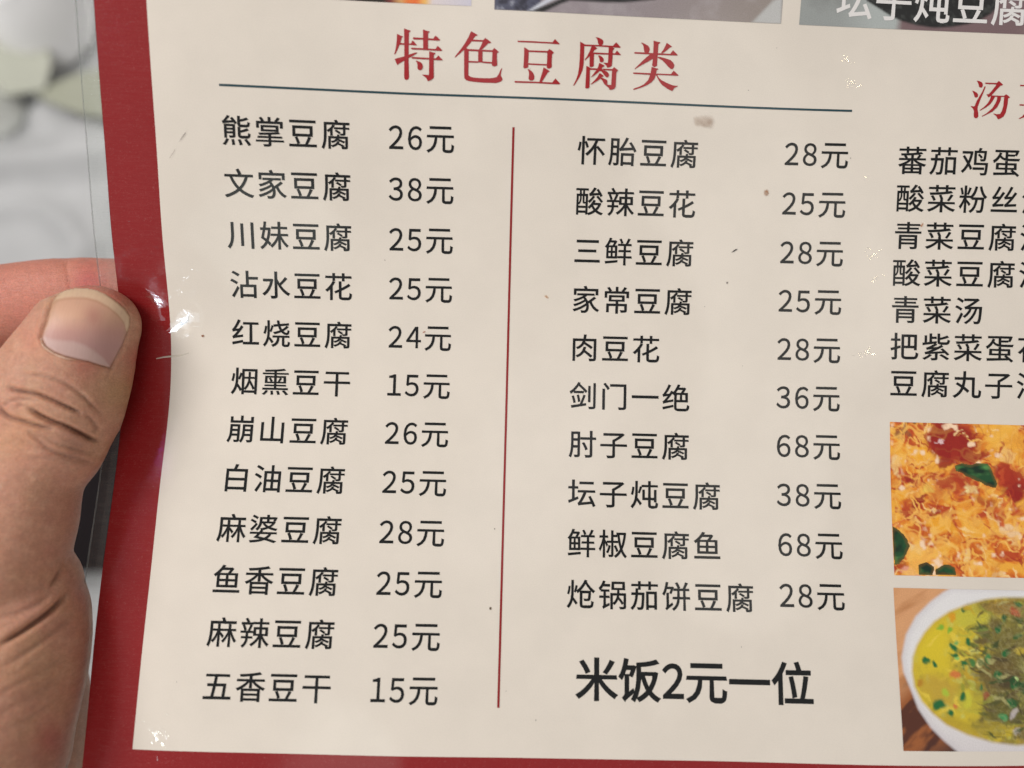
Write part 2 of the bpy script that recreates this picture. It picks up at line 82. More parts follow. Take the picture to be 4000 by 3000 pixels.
SOUP = [[30.406,21.713,0.701,0.824,0,[214,190,44],1],[31.962,20.805,0.783,0.33,-10,[196,186,62],1],[33.062,20.544,0.783,0.289,0,[150,120,60],0.9],[33.231,21.669,0.824,0.701,0,[122,112,55],1],[32.587,22.669,0.783,0.659,0,[110,92,50],0.95],[30.633,23.162,0.618,0.412,20,[190,158,56],0.9],[31.53,23.579,0.495,0.371,20,[190,175,55],0.9],[32.798,23.844,0.701,0.412,0,[98,92,45],0.9],[31.259,24.354,0.824,0.247,25,[180,155,45],0.8],[32.871,22.903,0.371,0.247,0,[72,62,42],0.8],[32.241,24.35,0.577,0.247,10,[165,145,50],0.8],[33.395,24.624,0.33,0.33,0,[120,100,50],0.8],[32.24,21.643,0.247,0.103,10,[90,75,45],0.9],[32.755,22.193,0.289,0.103,10,[80,70,45],0.9],[32.035,22.596,0.165,0.247,0,[110,95,45],0.8],[32.673,21.075,0.206,0.206,0,[105,90,50],0.8],[31.539,23.462,0.103,0.289,10,[200,195,60],0.9],[31.878,21.887,0.144,0.082,0,[205,205,110],0.9],[32.018,22.281,0.124,0.091,0,[225,215,140],0.9],[33.556,21.945,0.371,0.091,0,[200,175,60],0.8],[31.209,20.858,0.173,0.14,0,[216,150,30],0.9],[31.152,22.726,0.198,0.148,20,[208,112,60],0.9],[31.106,23.583,0.14,0.107,0,[205,115,60],0.9],[32.233,23.34,0.206,0.107,-10,[152,78,50],0.9],[33.401,20.66,0.115,0.124,0,[190,90,60],0.9],[30.015,23.016,0.132,0.099,0,[180,120,30],0.8],[33.141,24.506,0.14,0.082,-20,[205,195,185],0.9],[33.099,23.883,0.099,0.165,20,[200,190,190],0.8],[33.21,24.156,0.185,0.091,0,[90,85,50],0.9],[30.152,22.31,0.107,0.107,0,[35,105,55],1.3],[30.418,22.404,0.103,0.103,0,[35,105,55],1.3],[31.204,21.798,0.124,0.124,0,[35,105,55],1.3],[31.163,22.056,0.103,0.103,0,[35,105,55],1.3],[31.342,21.657,0.082,0.082,0,[120,170,90],1.3],[31.727,21.638,0.111,0.111,0,[35,105,55],1.3],[31.453,22.407,0.124,0.124,0,[35,105,55],1.3],[31.749,22.324,0.107,0.107,0,[70,125,60],1.3],[32.286,22.139,0.124,0.124,0,[60,130,70],1.3],[30.538,23.57,0.157,0.157,0,[35,105,55],1.3],[30.889,23.933,0.14,0.14,0,[35,105,55],1.3],[31.357,23.348,0.115,0.115,0,[35,105,55],1.3],[32.583,22.729,0.14,0.14,0,[35,105,55],1.3],[32.992,23.57,0.148,0.148,0,[35,105,55],1.3],[32.945,21.992,0.115,0.115,0,[35,105,55],1.3],[33.012,20.909,0.124,0.124,0,[40,90,50],1.3],[31.727,20.506,0.082,0.082,0,[35,105,55],1.3],[30.762,21.168,0.091,0.091,0,[130,175,50],1.3],[31.115,21.281,0.082,0.082,0,[130,175,50],1.3],[32.787,23.981,0.14,0.14,0,[70,150,90],1.3],[33.551,20.414,0.099,0.099,0,[35,105,55],1.3],[32.797,21.154,0.107,0.107,0,[35,105,55],1.3],[33.19,22.98,0.181,0.181,0,[35,105,55],1.3],[33.507,23.096,0.165,0.165,0,[30,80,40],1.3],[30.773,23.257,0.124,0.124,0,[172,192,60],1.3],[31.258,22.193,0.074,0.074,0,[140,190,100],1.3],[33.425,21.426,0.124,0.124,0,[60,100,50],1.3],[32.266,21.322,0.091,0.091,0,[110,130,50],1.3],[33.265,22.861,0.074,0.074,0,[190,220,140],1.3],[31.355,23.114,0.099,0.099,0,[150,150,50],1.3],[31.994,23.107,0.082,0.082,0,[60,110,60],1.3]]
BOWLO = [[31.301,19.843],[30.946,20.034],[30.499,20.347],[29.959,20.843],[29.583,21.451],[29.388,22.167],[29.417,22.637],[29.591,23.101],[29.831,23.792],[30.207,24.363],[30.639,24.78],[31.08,25.122],[31.818,25.543],[34.415,25.796],[34.859,19.777]]
BOWLI = [[34.828,20.23],[33.785,20.146],[33.092,20.157],[32.436,20.229],[31.777,20.404],[31.117,20.659],[30.584,20.991],[30.22,21.358],[29.94,21.762],[29.765,22.16],[29.709,22.632],[29.758,23.098],[29.974,23.559],[30.321,23.939],[30.758,24.281],[31.455,24.584],[32.295,24.814],[33.156,24.914],[34.482,24.825]]
PTS = {"hl":[4.167,11.163],"hl2":[4.499,11.441],"hl1":[3.652,10.596],"sp1":[27.302,1.893],"sp2":[27.508,2.706],"sp3":[28.517,8.465],"sp4":[28.767,9.216],"sp5":[28.483,11.859],"corner":[4.869,25.023],"sp6":[28.285,5.787],"wood":[30.806,24.027],"stain1":[22.525,4.098],"stain2":[24.794,6.417],"stain3":[23.758,8.447],"stain4":[5.26,11.869],"stain5":[12.991,11.536],"dot1":[23.547,9.565],"dot2":[15.593,20.907],"dot3":[30.218,7.417],"scr1":[4.934,5.37],"stain6":[17.253,10.204],"rice":[18.498,23.118],"rice2":[22.197,22.995],"riceE":[26.371,23.31],"pot":[26.77,0.421]}
CREASE = [[3.637,12.707],[3.893,12.647],[4.141,12.614],[4.336,12.6],[4.469,12.57],[4.603,12.531],[4.781,12.473]]
POT = [[27.702,-0.232],[27.795,-0.004],[28.292,0.24],[28.713,0.456],[29.09,0.591],[29.61,0.705],[30.235,0.758],[30.779,0.716],[31.427,0.587],[31.854,0.426],[32.203,0.205],[32.403,-0.043],[32.515,-0.458]]
PIC3L = [[25.516,0.561],[27.526,0.467],[28.598,0.419],[29.045,0.399],[33.346,0.221]]
PIC2C = [[16.348,0.877],[16.643,0.757],[17.143,0.554],[17.415,0.421],[17.502,0.289],[20.704,0.13],[20.528,0.31],[19.552,0.434],[18.854,0.469],[17.694,0.471],[17.375,0.594],[16.831,0.877]]
PIC2W = [[16.324,0.857],[16.594,0.674],[17.045,0.397],[17.321,0.383],[16.959,0.571],[16.462,0.868]]
PIC2D = [[15.198,0.31],[15.211,0.882],[16.38,0.876],[16.685,0.627],[16.947,0.231]]
PIC2T = [[23.88,0.874],[24.888,0.872],[24.858,-0.023],[24.538,0.167]]
PIC1 = [[10.659,0.759],[11.607,0.727],[11.855,0.724],[12.187,0.732],[12.437,0.737],[12.728,0.74],[13.02,0.743],[13.271,0.741],[14.452,0.75]]

# ---------------------------------------------------------------- helpers
def tag(o, label=None, cat=None, group=None, kind=None):
    if label: o['label'] = label
    if cat: o['category'] = cat
    if group: o['group'] = group
    if kind: o['kind'] = kind
    return o
def empty(name, loc=(0, 0, 0)):
    o = bpy.data.objects.new(name, None)
    o.location = loc
    o.empty_display_size = 0.02
    col.objects.link(o)
    return o
def mesh_obj(name, V, Fc, mat, parent=None, smooth=True, uv=None, normals=None, colors=None, colname='tint'):
    me = bpy.data.meshes.new(name)
    me.from_pydata([tuple(map(float, v)) for v in V], [], [tuple(int(i) for i in f) for f in Fc])
    if uv is not None:
        ul = me.uv_layers.new(name='page')
        li = np.empty(len(me.loops), dtype=np.int32)
        me.loops.foreach_get('vertex_index', li)
        ul.data.foreach_set('uv', np.asarray(uv, float)[li].astype(np.float32).ravel())
    if colors is not None:
        a = me.color_attributes.new(colname, 'FLOAT_COLOR', 'POINT')
        cc = np.ones((len(V), 4), np.float32)
        cc[:, :colors.shape[1]] = colors
        a.data.foreach_set('color', cc.ravel())
    if smooth:
        me.polygons.foreach_set('use_smooth', [True] * len(me.polygons))
    me.update()
    if normals is not None:
        me.normals_split_custom_set_from_vertices([tuple(map(float, n)) for n in normals])
    if mat: me.materials.append(mat)
    o = bpy.data.objects.new(name, me)
    col.objects.link(o)
    if parent:
        o.parent = parent
        o.matrix_parent_inverse = parent.matrix_world.inverted() if False else o.matrix_parent_inverse
    return o
def lin(c):
    c = np.asarray(c, float) / 255.0
    return np.where(c <= 0.04045, c / 12.92, ((c + 0.055) / 1.055) ** 2.4)
def noise2(u, v, scale, seed, octv=4):
    """value noise in numpy, 0..1"""
    r = np.random.default_rng(seed)
    tot = 0; amp = 1; s = 0
    for k in range(octv):
        T = r.random((64, 64))
        x = u * scale * 2 ** k; y = v * scale * 2 ** k
        xi = np.floor(x).astype(int); yi = np.floor(y).astype(int)
        fx = x - xi; fy = y - yi
        fx = fx * fx * (3 - 2 * fx); fy = fy * fy * (3 - 2 * fy)
        g = lambda a, b: T[a % 64, b % 64]
        n = (g(xi, yi) * (1 - fx) + g(xi + 1, yi) * fx) * (1 - fy) + (g(xi, yi + 1) * (1 - fx) + g(xi + 1, yi + 1) * fx) * fy
        tot = tot + n * amp; s += amp; amp *= 0.5
    return tot / s

# ---------------------------------------------------------------- the bent page: (u, v) in em -> metres
CT = np.array(CTRL, float)
nu, nv, U0, U1, V0, V1, UW = GRID
EM = 0.0062
def basis(t, n):
    s = np.clip(t, 0, 1) * (n - 3)
    i = np.minimum(np.floor(s).astype(int), n - 4)
    f = s - i
    B = np.stack([(1 - f) ** 3, 3 * f ** 3 - 6 * f ** 2 + 4, -3 * f ** 3 + 3 * f ** 2 + 3 * f + 1, f ** 3], -1) / 6
    M = np.zeros((len(f), n))
    for k in range(4): M[np.arange(len(f)), i + k] += B[:, k]
    return M
def _ev(u, v):
    s = np.clip((u - U0) / (U1 - U0), 0, 1) ** (1 / UW)
    return np.einsum('ni,nj,ijk->nk', basis(s, nu), basis((v - V0) / (V1 - V0), nv), CT)
def page(u, v, lift=0.0):
    """points on the page, `lift` metres above its front; straight continuation outside the fitted patch"""
    u = np.asarray(u, float); v = np.asarray(v, float)
    a, b = U0 + .3, U1 - .3; c_, d = V0 + .1, V1 - .1
    uc = np.clip(u, a, b); vc = np.clip(v, c_, d)
    h = .05
    P = _ev(uc, vc)
    Pu = (_ev(uc + h, vc) - _ev(uc - h, vc)) / (2 * h)
    Pv = (_ev(uc, vc + h) - _ev(uc, vc - h)) / (2 * h)
    N = np.cross(Pv, Pu)
    N /= np.linalg.norm(N, axis=1)[:, None]
    N *= np.sign(N[:, 2:3])
    P = P + Pu * (u - uc)[:, None] + Pv * (v - vc)[:, None]
    P = P / 100.0
    P[:, 2] += CAMZ
    return P + N * lift, N
def patch(name, us, vs, mat, parent, lift=0.0, color=None, flip=False):
    us = np.asarray(us, float); vs = np.asarray(vs, float)
    A, B = np.meshgrid(us, vs, indexing='ij')
    u, v = A.ravel(), B.ravel()
    P, N = page(u, v, lift)
    if flip: N = -N
    m, n = len(us), len(vs)
    idx = np.arange(m * n).reshape(m, n)
    q = np.stack([idx[:-1, :-1], idx[:-1, 1:], idx[1:, 1:], idx[1:, :-1]], -1).reshape(-1, 4)
    if flip: q = q[:, ::-1]
    cc = color(u, v) if color is not None else None
    return mesh_obj(name, P, q, mat, parent, uv=np.stack([u, v], 1), normals=N, colors=cc)
def ls(a, b, step):
    return np.linspace(a, b, max(2, int(math.ceil((b - a) / step)) + 1))

# ---------------------------------------------------------------- materials
class NT:
    def __init__(s, mat):
        mat.use_nodes = True
        s.t = mat.node_tree; s.t.nodes.clear()
        s.out = s.n('OutputMaterial')
    def n(s, kind, **kw):
        nd = s.t.nodes.new('ShaderNode' + kind)
        for k, v in kw.items():
            if k.startswith('i_'):
                nd.inputs[k[2:].replace('_', ' ')].default_value = v
            else: setattr(nd, k, v)
        return nd
    def l(s, a, b): s.t.links.new(a, b)
    def val(s, x, sock):
        if isinstance(x, (int, float)): sock.default_value = x
        else: s.l(x, sock)
    def math(s, op, a, b=0.0, clamp=False):
        m = s.n('Math', operation=op, use_clamp=clamp)
        s.val(a, m.inputs[0]); s.val(b, m.inputs[1]); return m.outputs[0]
    def mix(s, f, a, b, bt='MIX'):
        m = s.n('Mix', data_type='RGBA', blend_type=bt)
        s.val(f, m.inputs[0])
        for x, k in ((a, 6), (b, 7)):
            if isinstance(x, (tuple, list)): m.inputs[k].default_value = (*x[:3], 1)
            else: s.l(x, m.inputs[k])
        return m.outputs[2]
    def ramp(s, x, p0, p1, v0=0.0, v1=1.0):
        m = s.n('MapRange'); m.interpolation_type = 'SMOOTHSTEP'
        s.val(x, m.inputs[0])
        for i, v in enumerate((p0, p1, v0, v1)): m.inputs[i + 1].default_value = v
        return m.outputs[0]
    def noise(s, vec, scale, detail=3.0, rough=0.55, dist=0.0):
        m = s.n('TexNoise'); s.l(vec, m.inputs['Vector'])
        m.inputs['Scale'].default_value = scale; m.inputs['Detail'].default_value = detail
        m.inputs['Roughness'].default_value = rough; m.inputs['Distortion'].default_value = dist
        return m.outputs[0]
    def mapping(s, vec, scale=(1, 1, 1), rot=(0, 0, 0), loc=(0, 0, 0)):
        m = s.n('Mapping'); s.l(vec, m.inputs[0])
        m.inputs['Scale'].default_value = scale; m.inputs['Rotation'].default_value = rot; m.inputs['Location'].default_value = loc
        return m.outputs[0]

CRINKLE = [(PTS['hl2'], .8, 1.0), (PTS['hl1'], .7, 1.0), (PTS['corner'], .6, 1.0)]
def film_normal(N):
    """relief of the laminating film: fine orange-peel, hairline scratches, crinkles where it has been pinched"""
    uvn = N.n('UVMap', uv_map='page').outputs[0]
    # hairline scratches, long and thin, in several directions
    hgt = None
    for k, (rot, sc, w) in enumerate((((0, 0, .10), (.5, 14, 1), 1.0), ((0, 0, -.22), (.6, 17, 1), .9), ((0, 0, 1.2), (.7, 15, 1), .35))):
        m = N.mapping(uvn, scale=sc, rot=rot, loc=(k * 3.1, k * 7.7, 0))
        a = N.noise(m, 1.0, 2.0, .6, .3)
        a = N.ramp(N.math('ABSOLUTE', N.math('SUBTRACT', a, .5)), 0, .035, w, 0)
        hgt = a if hgt is None else N.math('ADD', hgt, a)
    sp = N.n('SeparateXYZ'); N.l(uvn, sp.inputs[0])
    # scratches are densest on the handled left edge
    lf = N.ramp(sp.outputs[0], 7.0, 3.0, .10, 1.0)
    hgt = N.math('MULTIPLY', hgt, lf)
    fine = N.noise(uvn, 9.0, 4.0, .6)
    med = N.noise(uvn, 1.1, 2.0, .5)
    big = N.noise(uvn, .33, 1.0, .5)
    h = N.math('ADD', N.math('MULTIPLY', hgt, .0000025), N.math('MULTIPLY', fine, .0000030))
    h = N.math('ADD', h, N.math('MULTIPLY', med, .000008))
    h = N.math('ADD', h, N.math('MULTIPLY', big, .00003))
    cr = N.noise(N.mapping(uvn, scale=(10, 15, 1)), 1.0, 3.0, .6, 1.0)
    for p, r, a in CRINKLE:
        d = N.n('VectorMath', operation='DISTANCE'); N.l(uvn, d.inputs[0]); d.inputs[1].default_value = (p[0], p[1], 0)
        m = N.ramp(d.outputs['Value'], r, r * .15, 0, a * .000045)
        h = N.math('ADD', h, N.math('MULTIPLY', cr, m))
    for p, du, dv, rr, hh in ((PTS['hl2'], .05, -.20, .80, .0008), (PTS['hl1'], .0, -.62, 1.1, .0004)):      # bumps added to steer the cool lamp's reflection beside the thumb
        d = N.n('VectorMath', operation='DISTANCE'); N.l(uvn, d.inputs[0]); d.inputs[1].default_value = (p[0] + du, p[1] + dv, 0)
        h = N.math('ADD', h, N.ramp(d.outputs['Value'], rr, 0, 0, hh))
    b = N.n('Bump'); b.inputs['Distance'].default_value = 1.0; b.inputs['Strength'].default_value = 1.0
    N.l(h, b.inputs['Height'])
    return b.outputs[0], uvn, hgt

def coated(name, color, tintattr=False, speckle=0.0, grain=.05, spec=.1, alpha=None):
    mat = bpy.data.materials.new(name)
    N = NT(mat)
    nrm, uvn, scr = film_normal(N)
    p = N.n('BsdfPrincipled')
    if tintattr:
        base = N.n('Attribute', attribute_name='tint').outputs[0]
    else:
        rgb = N.n('RGB'); rgb.outputs[0].default_value = (*lin(color), 1); base = rgb.outputs[0]
    g = N.noise(uvn, 26.0, 3.0, .7)
    g2 = N.noise(uvn, .5, 3.0, .6)
    k = N.math('ADD', N.ramp(g, .25, .75, 1 - grain, 1 + grain), N.ramp(g2, .3, .7, -.02, .02))
    vm = N.n('VectorMath', operation='SCALE'); N.l(base, vm.inputs[0]); N.l(k, vm.inputs['Scale'])
    base = vm.outputs[0]
    if speckle:
        # white dust and short fibres caught under the film, plus scratch haze
        sx_ = N.noise(N.mapping(uvn, scale=(1.0, 1.15, 1)), 11.0, 4.0, .72, 2.2)
        sp_ = N.ramp(sx_, .57, .68, 0, speckle)
        sp2 = N.math('MULTIPLY', scr, speckle * .16)
        base = N.mix(N.math('ADD', sp_, sp2, True), base, tuple(lin((205, 150, 145))))
    N.l(base, p.inputs['Base Color'])
    p.inputs['Roughness'].default_value = .62
    p.inputs['Specular IOR Level'].default_value = spec
    p.inputs['Coat Weight'].default_value = .62
    p.inputs['Coat Roughness'].default_value = .05
    p.inputs['Coat IOR'].default_value = 1.47
    N.l(nrm, p.inputs['Coat Normal'])
    if alpha is not None:
        a = N.n('Attribute', attribute_name='tint').outputs['Alpha']
        N.l(a, p.inputs['Alpha'])
    N.l(p.outputs[0], N.out.inputs[0])
    return mat

M_paper = coated('cream_print', (222, 213, 201), grain=.035)
M_red = coated('red_print', (136, 22, 25), speckle=.17, grain=.10)
M_head = coated('red_ink', (158, 28, 34), speckle=.10, grain=.12)
M_line = coated('dark_red_ink', (140, 26, 30))
M_ink = coated('black_ink', (8, 11, 12), grain=.1)
M_teal = coated('slate_ink', (38, 66, 74))
M_white = coated('white_ink', (225, 222, 220))
M_photo = coated('printed_photo', None, tintattr=True, grain=.10)
M_stain = coated('stain', None, tintattr=True, alpha=True)

# ---------------------------------------------------------------- the menu
menu = empty('laminated_menu', (0, 0, 0))
tag(menu, 'laminated restaurant menu sheet, cream with red border, listing tofu dishes and prices', 'menu')
L = LAY
uRi, uRo, uLam, vB = L['uRi'], L['uRo'], L['uLam'], L['vB']
UE, VT, VE = 45.0, -13.0, vB + (L['uRi'] - L['uRo'])
t = L['t']
patch('paper_sheet', np.concatenate([ls(uRi, 8, .1), ls(8, UE, .22)[1:]]), ls(VT, vB, .2), M_paper, menu)
def border(name, pieces):
    V = []; Fq = []; UV = []; NN = []; o = 0
    for us, vs in pieces:
        A, B = np.meshgrid(us, vs, indexing='ij'); P, N = page(A.ravel(), B.ravel())
        m, n = len(us), len(vs); idx = np.arange(m * n).reshape(m, n) + o
        Fq.append(np.stack([idx[:-1, :-1], idx[:-1, 1:], idx[1:, 1:], idx[1:, :-1]], -1).reshape(-1, 4))
        V.append(P); NN.append(N); UV.append(np.stack([A.ravel(), B.ravel()], 1)); o += m * n
    return mesh_obj(name, np.concatenate(V), np.concatenate(Fq), M_red, menu, uv=np.concatenate(UV), normals=np.concatenate(NN))
border('red_border', [(ls(uRo, uRi, .11), ls(VT, VE, .2)), (np.concatenate([ls(uRi, 8, .1), ls(8, UE, .22)[1:]]), ls(vB, VE, .15))])
# the sheet's back and cut edges
def backing():
    us = ls(uRo, UE, .4); vs = ls(VT, VE, .4)
    A, B = np.meshgrid(us, vs, indexing='ij'); P, N = page(A.ravel(), B.ravel(), -.0006)
    m, n = len(us), len(vs); idx = np.arange(m * n).reshape(m, n)
    q = np.stack([idx[:-1, :-1], idx[1:, :-1], idx[1:, 1:], idx[:-1, 1:]], -1).reshape(-1, 4).tolist()
    V = P.tolist(); ring = [(us[0], v) for v in vs] + [(u, vs[-1]) for u in us[1:]] + [(us[-1], v) for v in vs[::-1][1:]] + [(u, vs[0]) for u in us[::-1][1:-1]]
    r = np.array(ring); T, _ = page(r[:, 0], r[:, 1], -.00005); Bt, _ = page(r[:, 0], r[:, 1], -.0006)
    o = len(V); V += T.tolist(); o2 = len(V); V += Bt.tolist(); k = len(ring)
    for i in range(k): q.append([o + i, o + (i + 1) % k, o2 + (i + 1) % k, o2 + i])
    mat = bpy.data.materials.new('laminate_back'); N_ = NT(mat); p = N_.n('BsdfPrincipled')
    p.inputs['Base Color'].default_value = (.6, .58, .55, 1); p.inputs['Roughness'].default_value = .3
    N_.l(p.outputs[0], N_.out.inputs[0])
    return mesh_obj('sheet_back', V, q, mat, menu, smooth=False)
backing()
# clear film that stands out beyond the paper
def film_mat(haze=.02):
    mat = bpy.data.materials.new('clear_film'); N = NT(mat)
    nrm, uvn, scr = film_normal(N)
    tr = N.n('BsdfTransparent'); tr.inputs[0].default_value = (.93, .945, .935, 1)
    gl = N.n('BsdfGlossy'); gl.inputs['Roughness'].default_value = .10; N.l(nrm, gl.inputs['Normal'])
    fr = N.n('Fresnel'); fr.inputs[0].default_value = 1.6; N.l(nrm, fr.inputs['Normal'])
    df = N.n('BsdfDiffuse'); df.inputs[0].default_value = (.80, .83, .80, 1)
    a = N.n('MixShader'); N.val(N.math('ADD', N.math('MULTIPLY', scr, .05), haze, True), a.inputs[0]); N.l(tr.outputs[0], a.inputs[1]); N.l(df.outputs[0], a.inputs[2])
    b = N.n('MixShader'); N.l(N.math('MULTIPLY', fr.outputs[0], .8, True), b.inputs[0]); N.l(a.outputs[0], b.inputs[1]); N.l(gl.outputs[0], b.inputs[2])
    N.l(b.outputs[0], N.out.inputs[0])
    return mat
M_film = film_mat()
M_seam = film_mat(.05)
def film():
    prof = [(uLam, -.00012), (uLam, -.00030), (uRo - .30, -.00034), (uRo - .02, -.00058)]
    top = [(uLam + .015, -.00010), (uRo - .34, -.00012), (uRo - .26, -.00006), (uRo - .10, .00006), (uRo - .005, .00009)]
    vs = ls(VT, VE + .6, .2)
    V = []; N = []; UV = []; Fq = []
    for u, l in top:
        P, n = page(np.full(len(vs), u), vs, l); V.append(P); UV.append(np.stack([np.full(len(vs), u), vs], 1))
    k = len(vs); V = np.concatenate(V); UV = np.concatenate(UV)
    for i in range(len(top) - 1):
        for j in range(k - 1): Fq.append((i * k + j, i * k + j + 1, (i + 1) * k + j + 1, (i + 1) * k + j))
    o = mesh_obj('clear_margin', V, [f for f in Fq if f[0] < 2 * k], M_film, menu, uv=UV)
    # sealed inner band where the film drops off the paper's edge
    mesh_obj('sealed_seam', V, [f for f in Fq if f[0] >= 2 * k], M_seam, menu, uv=UV)
    return o
film()
def film_edge():
    vs = ls(VT, VE + .6, .2); k = len(vs)
    V = []; UV = []
    for u, l in ((uLam + .012, -.00008), (uLam - .012, -.00010), (uLam - .012, -.00040), (uLam + .012, -.00042)):
        P, n = page(np.full(k, u), vs, l); V.append(P); UV.append(np.stack([np.full(k, u), vs], 1))
    Fq = []
    for i in range(4):
        for j in range(k - 1): Fq.append((i * k + j, i * k + j + 1, ((i + 1) % 4) * k + j + 1, ((i + 1) % 4) * k + j))
    mat = bpy.data.materials.new('film_cut_edge'); N = NT(mat)
    p = N.n('BsdfPrincipled'); p.inputs['Base Color'].default_value = (.33, .35, .34, 1); p.inputs['Roughness'].default_value = .25
    tr = N.n('BsdfTransparent'); m = N.n('MixShader'); m.inputs[0].default_value = .30
    N.l(tr.outputs[0], m.inputs[1]); N.l(p.outputs[0], m.inputs[2]); N.l(m.outputs[0], N.out.inputs[0])
    mesh_obj('film_edge', np.concatenate(V), Fq, mat, menu, smooth=False)
film_edge()

INK = .00006
# text: glyph outlines from Blender's own font, laid on the page
glyph_cache = {}
def glyph(ch, bold):
    """outline glyph, filled; a thin rim is added outside every edge to give the printed weight"""
    key = (ch, bold)
    if key not in glyph_cache:
        cu = bpy.data.curves.new('glyph', 'FONT'); cu.body = ch; cu.size = 1.0; cu.resolution_u = 4
        o = bpy.data.objects.new('glyph', cu); col.objects.link(o)
        C.view_layer.update()
        me = o.evaluated_get(C.evaluated_depsgraph_get()).to_mesh()
        V = np.array([v.co[:2] for v in me.vertices]); Fc = [tuple(p.vertices) for p in me.polygons]
        bpy.data.objects.remove(o, do_unlink=True); bpy.data.curves.remove(cu)
        ok = []
        for f in Fc:                       # all faces counter-clockwise
            p = V[list(f)]; ar = sum(p[i][0] * p[(i + 1) % len(f)][1] - p[(i + 1) % len(f)][0] * p[i][1] for i in range(len(f)))
            ok.append(f if ar > 0 else f[::-1])
        Fc = ok
        ed = {}
        for f in Fc:
            for i in range(len(f)): ed[(f[i], f[(i + 1) % len(f)])] = 1
        bd = [e for e in ed if (e[1], e[0]) not in ed]
        nx = {}; acc = np.zeros_like(V)
        for a, b in bd:
            d = V[b] - V[a]; l_ = math.hypot(*d)
            if l_ < 1e-6: continue
            nrm_ = np.array([d[1], -d[0]]) / l_
            acc[a] += nrm_; acc[b] += nrm_
        ln_ = np.linalg.norm(acc, axis=1)
        off = np.where(ln_[:, None] > 1e-6, acc / np.maximum(ln_, 1e-6)[:, None] * np.clip(2 / np.maximum(ln_, .7), 1, 2)[:, None], 0) * bold
        n0 = len(V); V = np.vstack([V, V + off])
        Fc = Fc + [(b, a, a + n0, b + n0) for a, b in bd]
        glyph_cache[key] = (V, Fc)
    return glyph_cache[key]
FW = {c: chr(ord(c) + 0xFEE0) for c in '0123456789'}
def text_line(name, s, u, v, mat, size=1.0, track=None, bold=.009, parent=menu, lift=INK):
    """u = origin of the first glyph, v = baseline"""
    track = t if track is None else track
    V = []; Fc = []; o = 0; pen = 0.0
    for ch in s:
        if ch in FW:
            G_, F_ = glyph(FW[ch], bold)
            G_ = G_.copy(); G_[:, 0] = (G_[:, 0] - .5) * .87 + .2775
            G_[:, 1] = G_[:, 1] * 1.0 
            adv = .555
        else:
            G_, F_ = glyph(ch, bold); adv = 1.0
        V.append(np.stack([u + size * (pen + G_[:, 0]), v - size * G_[:, 1]], 1))
        Fc += [tuple(i + o for i in f) for f in F_]; o += len(G_)
        pen += adv + track
    UV = np.concatenate(V)
    P, N = page(UV[:, 0], UV[:, 1], lift)
    return flip_up(mesh_obj(name, P, Fc, mat, parent, uv=UV, normals=None))
def flip_up(o):
    """make printed faces look away from the sheet and share the sheet's own normals"""
    me = o.data
    me.update()
    if sum(p.normal.z * p.area for p in me.polygons) < 0: me.flip_normals()
    uvl = me.uv_layers['page'].data
    UVv = np.zeros((len(me.vertices), 2))
    for lp in me.loops: UVv[lp.vertex_index] = uvl[lp.index].uv
    _, N = page(UVv[:, 0], UVv[:, 1])
    me.normals_split_custom_set_from_vertices([tuple(map(float, n)) for n in N])
    return o
def polys(name, P_list, mat, lift=INK, parent=menu, step=4e-6):
    V = []; Fc = []; UV = []; o = 0
    for k, po in enumerate(P_list):
        a = np.array(po, float)
        P, N = page(a[:, 0], a[:, 1], lift + k * step)
        V.append(P); UV.append(a); Fc.append(tuple(range(o, o + len(a)))); o += len(a)
    ob = mesh_obj(name, np.concatenate(V), Fc, mat, parent, uv=np.concatenate(UV))
    me = ob.data
    for p in me.polygons:
        pass
    # orient every polygon upward
    import bmesh
    bm = bmesh.new(); bm.from_mesh(me)
    for f in bm.faces:
        if f.normal.z < 0: f.normal_flip()
    bmesh.ops.triangulate(bm, faces=bm.faces[:])
    bm.to_mesh(me); bm.free()
    return flip_up(ob)

left = ['熊掌豆腐', '文家豆腐', '川妹豆腐', '沾水豆花', '红烧豆腐', '烟熏豆干', '崩山豆腐', '白油豆腐', '麻婆豆腐', '鱼香豆腐', '麻辣豆腐', '五香豆干']
lp_ = ['26元', '38元', '25元', '25元', '24元', '15元', '26元', '25元', '28元', '25元', '25元', '15元']
right = ['怀胎豆腐', '酸辣豆花', '三鲜豆腐', '家常豆腐', '肉豆花', '剑门一绝', '肘子豆腐', '坛子炖豆腐', '鲜椒豆腐鱼', '炝锅茄饼豆腐']
rp_ = ['28元', '25元', '28元', '25元', '28元', '36元', '68元', '38元', '68元', '28元']
soups = ['蕃茄鸡蛋汤', '酸菜粉丝汤', '青菜豆腐汤', '酸菜豆腐汤', '青菜汤', '把紫菜蛋花汤', '豆腐丸子汤']
pen = 2 * (.555 + t)
for i in range(12):
    v = L['vN'] + i * L['pN']
    text_line('dish_name', left[i], L['uN'], v, M_ink)
    text_line('dish_price', lp_[i], L['uP'] - pen, v + L['vPd'], M_ink)
for i in range(10):
    v = L['vR'] + i * L['pR']
    text_line('dish_name', right[i], L['uRN'], v, M_ink)
    text_line('dish_price', rp_[i], L['uRP'] - pen, v + L['vRPd'], M_ink)
for i in range(7):
    text_line('dish_name', soups[i], L['uT'], L['vT'] + i * L['pT'], M_ink)
RS = 1.43
r2 = PTS['rice2']; vbase = r2[1] + .445 * RS
urice = r2[0] - .059 * RS - (2 + .555) * RS
text_line('rice_price', '米饭2元一位', urice, vbase, M_ink, size=RS, track=0.0, bold=.019)
# headings: serif characters, one mesh per character
for key in ('te', 'se', 'dou', 'fu', 'lei', 'tang', 'cai'):
    polys('heading_character', HEAD[key], M_head)
